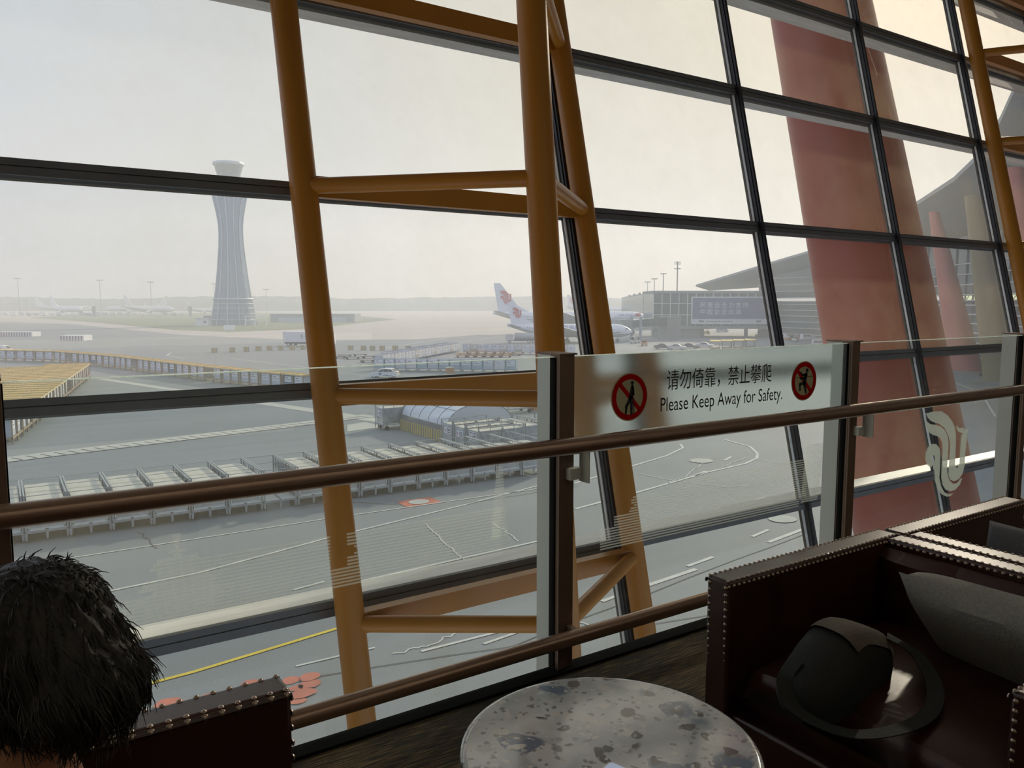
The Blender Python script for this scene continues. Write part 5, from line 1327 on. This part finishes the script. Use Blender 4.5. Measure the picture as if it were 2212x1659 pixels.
def mast(u, v0, Rf, lab, heads=8, thick=.35, cage=False, vh=None):
    p = far(u, 700, Rf); p.z = APRON; top = far(u, v0, Rf).z - APRON; hz_ = (far(u, vh, Rf).z - APRON) if vh else top
    r = thing('light_mast', lab, 'light mast', p, 0, 'apron light masts'); s_ = Rf / 1693
    t = MB(); t.tube([(0, 0, 0), (0, 0, top)], [max(thick, .7 * s_), max(thick * .6, .5 * s_)], 8); t.build('pole', M['steel'], r)
    t = MB(); q = 4.2 * s_
    t.tube([(q * math.cos(a * PI / 6), q * math.sin(a * PI / 6), hz_ - 1.0 * s_) for a in range(13)], .55 * s_, 5)
    for a in range(4): t.bar((-q * math.cos(a * PI / 4), -q * math.sin(a * PI / 4), hz_ - 1.0 * s_), (q * math.cos(a * PI / 4), q * math.sin(a * PI / 4), hz_ - 1.0 * s_), .5 * s_)
    t.build('head_frame', M['steel'], r)
    for a in range(heads):
        x, y = q * 1.25 * math.cos(a * 2 * PI / heads), q * 1.25 * math.sin(a * 2 * PI / heads); w_ = 1.15 * s_
        MB().box(x - w_, x + w_, y - w_, y + w_, hz_ - 2.2 * s_, hz_ - .6 * s_).build('floodlight', M['steel'], r)
    if cage:
        t = MB(); w_ = 4.5 * s_; z0, z1 = hz_ + 7 * s_, top
        for x in (-w_, 0, w_):
            for y in (-w_, 0, w_): t.bar((x, y, z0), (x, y, z1), .5 * s_)
        for z_ in (z0 + 1 * s_, (z0 + z1) / 2, z1 - 1 * s_):
            for s2 in (-w_, w_): t.bar((-w_, s2, z_), (w_, s2, z_), .4 * s_); t.bar((s2, -w_, z_), (s2, w_, z_), .4 * s_)
        t.build('antenna_cage', M['steel'], r)
for (u, v, Rf, lab) in [(44, 600, 800, 'tall floodlight mast at the far left of the airfield'), (220, 604, 830, 'tall floodlight mast right of the first distant airliner'), (329, 608, 800, 'tall floodlight mast in front of the fourth distant airliner'), (465, 612, 830, 'tall floodlight mast just left of the control tower'), (577, 624, 850, 'slim mast just right of the control tower'), (60, 648, 900, 'small slim mast right of the far left floodlight mast'), (282, 650, 900, 'small slim mast left of the third floodlight mast')]:
    mast(u, v, Rf, lab, 6)
for (u, v, Rf, lab, cg, vh) in [(1397.5, 608, 497, 'farthest of the four floodlight masts above the pier building', False, None), (1412, 601, 423, 'third of the four floodlight masts above the pier building', False, None), (1431, 590, 352, 'second of the four floodlight masts above the pier building', False, None), (1461, 565, 290, 'tallest floodlight mast carrying an antenna cage above the pier building', True, 579)]:
    mast(u, v, Rf, lab, 8, .3, cg, vh)
# low clutter line and distant trees
tr_ = MB(); rnd = random.Random(5); N_ = 260
rows_ = []
for i in range(N_):
    u = -700 + i * 3000 / N_; vtop = interp([(-700, 640), (0, 641), (250, 646), (450, 640), (650, 640), (760, 645), (900, 643), (1040, 641), (1200, 640), (1400, 645), (1800, 640), (2400, 640)], u) + rnd.uniform(-1.2, 1.2)
    a = far(u, vtop, 1180); rows_.append([(a.x, a.y, APRON), (a.x - FWD.x * 10, a.y - FWD.y * 10, APRON + (a.z - APRON) * .6), (a.x, a.y, a.z), (a.x + FWD.x * 60, a.y + FWD.y * 60, APRON)])
tr_.loft(rows_, False, False)
tag(tr_.build('treeline', M['tree'], None, True), 'hazy band of trees along the horizon', 'trees', kind='stuff')
for i in range(26):
    u = -20 + i * 16.5; p = far(u, 676, 700 + (i * 37) % 80); p.z = APRON
    r = thing('service_vehicle', 'tiny pale service vehicle parked along the distant stands', 'vehicle', p, HD + rnd.uniform(-.5, .5), 'tiny vehicles on the distant stands')
    hh = rnd.uniform(1.8, 3.6); MB().box(-rnd.uniform(2, 4), 2, -1.1, 1.1, .5, hh).build('body', M[rnd.choice(['white', 'belly', 'uldpale', 'galvb'])], r); MB().box(-2, 2, -.9, .9, 0, .5).build('wheel_pair', M['rubber'], r)
for u, lab in ((203, 'dark square stand sign on legs beside the second distant airliner'), (411, 'dark square stand sign on legs left of the green-tailed airliner')):
    p = far(u, 676, 690); p.z = APRON; r = thing('stand_sign', lab, 'sign', p, HD, 'stand signs'); MB().box(-1.6, 1.6, -.3, .3, 4, 9).build('panel', M['steel'], r); MB().box(-1.2, 1.2, -.2, .2, 0, 4).build('post', M['steel'], r)

# ================================================================ TERMINAL ON THE RIGHT
# pier head with the billboard
RP = 262
def P_(u, v, R_=RP): return far(u, v, R_)
a, b = P_(1411, 700), P_(1668, 700); zt, zb = P_(1411, 634).z, P_(1411, 706).z
pr = thing('pier_building', 'grey-green glazed pier building on piers with a large billboard on its side', 'building', (a.x, a.y, APRON), math.atan2((b - a).y, (b - a).x))
L = math.hypot(b.x - a.x, b.y - a.y); z0, z1 = zb - APRON, zt - APRON; DPT = 20
MB().box(0, L, .3, DPT, z0, z1).build('glazed_wall', M['green_g'], pr)
MB().box(-.4, L + .4, -.2, DPT + .4, z1, z1 + .9).build('roof_slab', M['grey_b'], pr); MB().box(-.2, L + .2, 0, DPT, z0 - .7, z0 + .3).build('floor_slab', M['grey_b'], pr)
t = MB()
for k in range(15): x = L * k / 14; t.box(x - .12, x + .12, .05, .3, z0, z1)
for z_ in (z0 + (z1 - z0) * .36, z0 + (z1 - z0) * .7): t.box(0, L, .1, .3, z_ - .1, z_ + .1)
t.build('window_frame', M['fin'], pr)
for x in (L * .02, L * .40, L * .43, L * .8): MB().box(x - .5, x + .5, 2, 3, 0, z0 - .6).build('pier', M['grey_b'], pr)
MB().box(L * .14, L * .40, 1.0, 9, 0, z0 - .6).build('stair_block', M['grey_b'], pr)
MB().box(L * .02, L * .13, 1.5, 8, 0, z0 * .75).build('plant_room', M['roofu'], pr)
t = MB(); x0, x1 = L * (1492 - 1411) / 257, L * (1658 - 1411) / 257; bz0, bz1 = P_(1411, 700).z - APRON, P_(1411, 641).z - APRON
t.box(x0, x1, -.5, 0, bz0, bz1); bb = t.build('billboard', M['white'], pr)
MB().box(x0 + .4, x1 - .4, -.53, -.5, bz0 + 1.7, bz1 - .35).build('billboard_print', M['bluead'], bb)
xs = x0 + (x1 - x0) * .11
for body, zz in (('阿里云全力支持', bz1 - 2.9), ('中国企业出海', bz1 - 5.1)):
    text_obj('billboard_lettering', body, 1.95, M['white'], bb, basis((xs, -.56, zz), (1, 0, 0), (0, 0, 1)), align='LEFT', spacing=1.42, sx=1.0)
t = MB(); t.box(x0 + 2.6, x0 + 4.2, -.54, -.5, bz0 + .7, bz0 + 1.2)
for k in range(9): t.box(x0 + 5 + k * 1.0, x0 + 5.7 + k * 1.0, -.54, -.5, bz0 + .75, bz0 + 1.05)
t.box(x1 - 4, x1 - 2.2, -.54, -.5, bz0 + .7, bz0 + 1.2); t.build('billboard_caption', M['inkgrey'], bb)
# receding bays of the pier
for k, (u0, u1, vt, vb, R_) in enumerate([(1388, 1411, 638, 703, 345), (1375, 1389, 640, 700, 375), (1364, 1376, 642, 696, 405), (1354, 1365, 644, 692, 435)]):
    a, b = far(u0, 700, R_), far(u1, 700, R_); r = thing('pier_bay', 'receding glazed bay of the pier, %s beyond the billboard building' % ordn(k), 'building', (a.x, a.y, APRON), math.atan2((b - a).y, (b - a).x), 'receding pier bays')
    L2 = math.hypot(b.x - a.x, b.y - a.y); h1 = far(u0, vt, R_).z - APRON; h0 = far(u0, vb, R_).z - APRON
    MB().box(0, L2, 0, 22, h0, h1).build('glazed_wall', M['green_g'], r); MB().box(L2 - .8, L2 + .2, -.3, 22, 0, h1 + 1).build('fin_wall', M['towerl'], r); MB().box(0, L2, -.1, 22, h1, h1 + .6).build('roof_slab', M['grey_b'], r)
    t = MB()
    for z_ in (.33, .66): t.box(0, L2, -.1, 0, h0 + (h1 - h0) * z_ - .12, h0 + (h1 - h0) * z_ + .12)
    t.build('window_frame', M['fin'], r); MB().box(L2 * .3, L2 * .6, .5, 1.5, h1, h1 + 1.8).build('roof_unit', M['steel'], r)
# passenger bridge to the near aircraft
a, b = far(1452, 695, 250), far(1345, 704, 238); jb = thing('jet_bridge', 'grey-green covered jet bridge reaching the near aircraft', 'jet bridge', (a.x, a.y, APRON), math.atan2((b - a).y, (b - a).x))
L = math.hypot(b.x - a.x, b.y - a.y)
def zv(v, R_): return far(1400, v, R_).z - APRON
MB().hexa([(0, -1.7, zv(700, 250)), (L, -1.7, zv(709, 238)), (L, 1.7, zv(709, 238)), (0, 1.7, zv(700, 250)), (0, -1.7, zv(683, 250)), (L, -1.7, zv(693, 238)), (L, 1.7, zv(693, 238)), (0, 1.7, zv(683, 250))]).build('tunnel', M['green_g'], jb)
MB().box(-1.5, 4, -2.4, 2.4, 0, zv(683, 250)).build('rotunda', M['grey_b'], jb); MB().box(L - 2, L + 2.5, -2.6, 2.2, zv(712, 238), zv(690, 238)).build('cab', M['grey_b'], jb)
t = MB(); t.box(L * .72, L * .76, -2.2, -1.8, 0, zv(684, 240)); t.box(L * .72, L * .76, 1.8, 2.2, 0, zv(684, 240)); t.build('lift_column', M['towerl'], jb); t = MB()
for s_ in (-1.6, 1.6): t.tube([(L * .74, s_ - .25, .6), (L * .74, s_ + .25, .6)], .6, 12)
t.build('wheel_pair', M['rubber'], jb)
# sweeping roof and curved glazed facade
EAVE = [(1503, 619, 292), (1600, 590, 272), (1700, 560, 250), (1760, 543, 232), (1850, 510, 200), (1925, 470, 170), (1985, 440, 148), (2060, 392, 122), (2110, 345, 105), (2160, 265, 88), (2190, 200, 77), (2240, 100, 66)]
E_ = [far(*q) for q in EAVE]
tm = thing('terminal_building', 'far wing of the terminal with sweeping grey roof and curved glazed facade', 'building', (E_[0].x, E_[0].y, APRON))
O_ = Vector((E_[0].x, E_[0].y, APRON))
mb = MB(); rings = []
for i, p in enumerate(E_):
    d = (E_[min(i + 1, len(E_) - 1)] - E_[max(i - 1, 0)]); d.z = 0; d.normalize(); back = Vector((-d.y, d.x, 0))
    if back.dot(FWD + RGT) < 0: back = -back
    back = (back + RGT * .35).normalized()
    dep = 6 + i * 2.2; inner = p + back * dep; inner.z = max(p.z - 1.5 - i * .55, 4.4)
    far_ = p + back * (dep + 60); far_.z = p.z + 3
    rings.append([p - O_, p + Vector((0, 0, .7)) - O_, far_ - O_, far_ - O_ - Vector((0, 0, 1)), inner - O_]); 
mb.loft(rings, True, True); mb.build('roof', M['roofu'], tm, True)
FAC = []
for i, p in enumerate(E_):
    d = (E_[min(i + 1, len(E_) - 1)] - E_[max(i - 1, 0)]); d.z = 0; d.normalize(); back = Vector((-d.y, d.x, 0))
    if back.dot(FWD + RGT) < 0: back = -back
    back = (back + RGT * .35).normalized(); q = p + back * (6 + i * 2.2) * .92; FAC.append((Vector((q.x, q.y, 0)), max(p.z - 1.2 - i * .5, 4.6)))
def fac_strip(name, z0, z1, m, off=0.0, i0=1):
    mb = MB(); rr_ = []
    for i, (q, top) in enumerate(FAC):
        if i < i0: continue
        v = Vector((q.x, q.y, 0)); d = FAC[min(i + 1, len(FAC) - 1)][0] - FAC[max(i - 1, 0)][0]; d.normalize(); n = Vector((d.y, -d.x, 0))
        if n.dot(FWD + RGT) > 0: n = -n
        v += n * off; zz1 = top if z1 is None else min(z1, top)
        if zz1 > z0: rr_.append([(v.x - O_.x, v.y - O_.y, z0 - APRON), (v.x - O_.x, v.y - O_.y, zz1 - APRON), (v.x - O_.x - n.x * .5, v.y - O_.y - n.y * .5, zz1 - APRON), (v.x - O_.x - n.x * .5, v.y - O_.y - n.y * .5, z0 - APRON)])
    mb.loft(rr_); return mb.build(name, m, tm)
M['facg'] = material('facade_glass', (0.13, 0.18, 0.20), 0.2, 0, 0.25, 0.15, spec=0.6)
lit = material('see_through_glow', (0.6, 0.62, 0.45), 0.5); lit.node_tree.nodes['Principled BSDF'].inputs['Emission Color'].default_value = (.85, .9, .55, 1); lit.node_tree.nodes['Principled BSDF'].inputs['Emission Strength'].default_value = 0.75  # emission stands in for bright sky seen through the building
fac_strip('lower_facade', APRON, 2.1, M['facg']); fac_strip('upper_facade', 3.1, None, M['facg'])
fac_strip('sky_glow_band', 2.1, 3.1, lit, -.1, 5)
for z_ in (-8.6, -6.6, -4.6, -2.7, -.8, 1.1, 2.1, 3.3, 5.4, 7.6, 9.8): fac_strip('facade_louvre', z_ - .11, z_ + .11, M['fin'], .4)
mb = MB()
for i in range(3, len(FAC) - 1):
    for k in range(6):
        v = FAC[i][0].lerp(FAC[i + 1][0], k / 6); v = v - (FWD + RGT) * .12; mb.box(v.x - O_.x - .14, v.x - O_.x + .14, v.y - O_.y - .14, v.y - O_.y + .14, 0, min(FAC[i][1], FAC[i + 1][1]) - APRON)
mb.build('facade_post', M['steel'], tm)
mb = MB()
for i in range(4, len(FAC) - 1):
    for k in range(9):
        v = FAC[i][0].lerp(FAC[i + 1][0], k / 9); v2 = FAC[i][0].lerp(FAC[i + 1][0], (k + .6) / 9)
        mb.bar((v.x - O_.x - .3, v.y - O_.y - .3, 2.1 - APRON), (v2.x - O_.x - .3, v2.y - O_.y - .3, 3.1 - APRON), .1)
mb.build('band_brace', M['steel'], tm)
fac_strip('base_kerb', APRON, APRON + .7, M['pale_c'], 1.2)
# leaning red columns outside the glass
def red_column(label, b0, t0, w0, w1, m, group='leaning roof columns outside'):
    b0, t0 = Vector(b0), Vector(t0); r = thing('roof_column', label, 'column', b0, 0, group); rings = []
    for i in range(7):
        f = i / 6; c = (t0 - b0) * f; w_ = (w0 + (w1 - w0) * f) / 2
        rings.append([(c.x + w_ * math.copysign(abs(math.cos(2 * PI * k / 36)) ** .95, math.cos(2 * PI * k / 36)), c.y + w_ * math.copysign(abs(math.sin(2 * PI * k / 36)) ** .95, math.sin(2 * PI * k / 36)), c.z) for k in range(36)])
    MB().loft(rings).build('shaft', m, r, True); q = MB(); q.box(-w0 * .75, w0 * .75, -w0 * .75, w0 * .75, 0, .5); q.build('plinth', M['concrete'], r); return r
def axis_pts(u0, v0, u1, v1, R0, R1, zb, zt):
    a, b = far(u0, v0, R0), far(u1, v1, R1); d = (b - a) / (b.z - a.z); return a + d * (zb - a.z), a + d * (zt - a.z)
b0, t0 = axis_pts(1772, 20, 1976, 1110, 19.8, 17.9, APRON, 22)
red_column('huge red column leaning outside the glass, right of the warning sign panel', b0, t0, 3.05, 1.75, M['redcol'])
M['pinkcol'] = material('faded_red_column', (0.50, 0.13, 0.10), 0.5)
b0, t0 = axis_pts(2018, 460, 2078, 760, 136, 130, APRON, 17)
red_column('slimmer faded red column in front of the curved terminal facade', b0, t0, 5.2, 1.6, M['pinkcol'])
M['ochcol'] = material('ochre_facade_column', (0.26, 0.21, 0.11), 0.6)
b0, t0 = axis_pts(2102, 400, 2155, 760, 116, 112, APRON, 17)
red_column('pale ochre column in front of the curved terminal facade', b0, t0, 4.6, 2.6, M['ochcol'])
b0, t0 = axis_pts(2196, 380, 2228, 600, 92, 90, APRON, 17)
red_column('faded red column at the right edge beyond the yellow tube', b0, t0, 3.6, 1.6, M['pinkcol'])
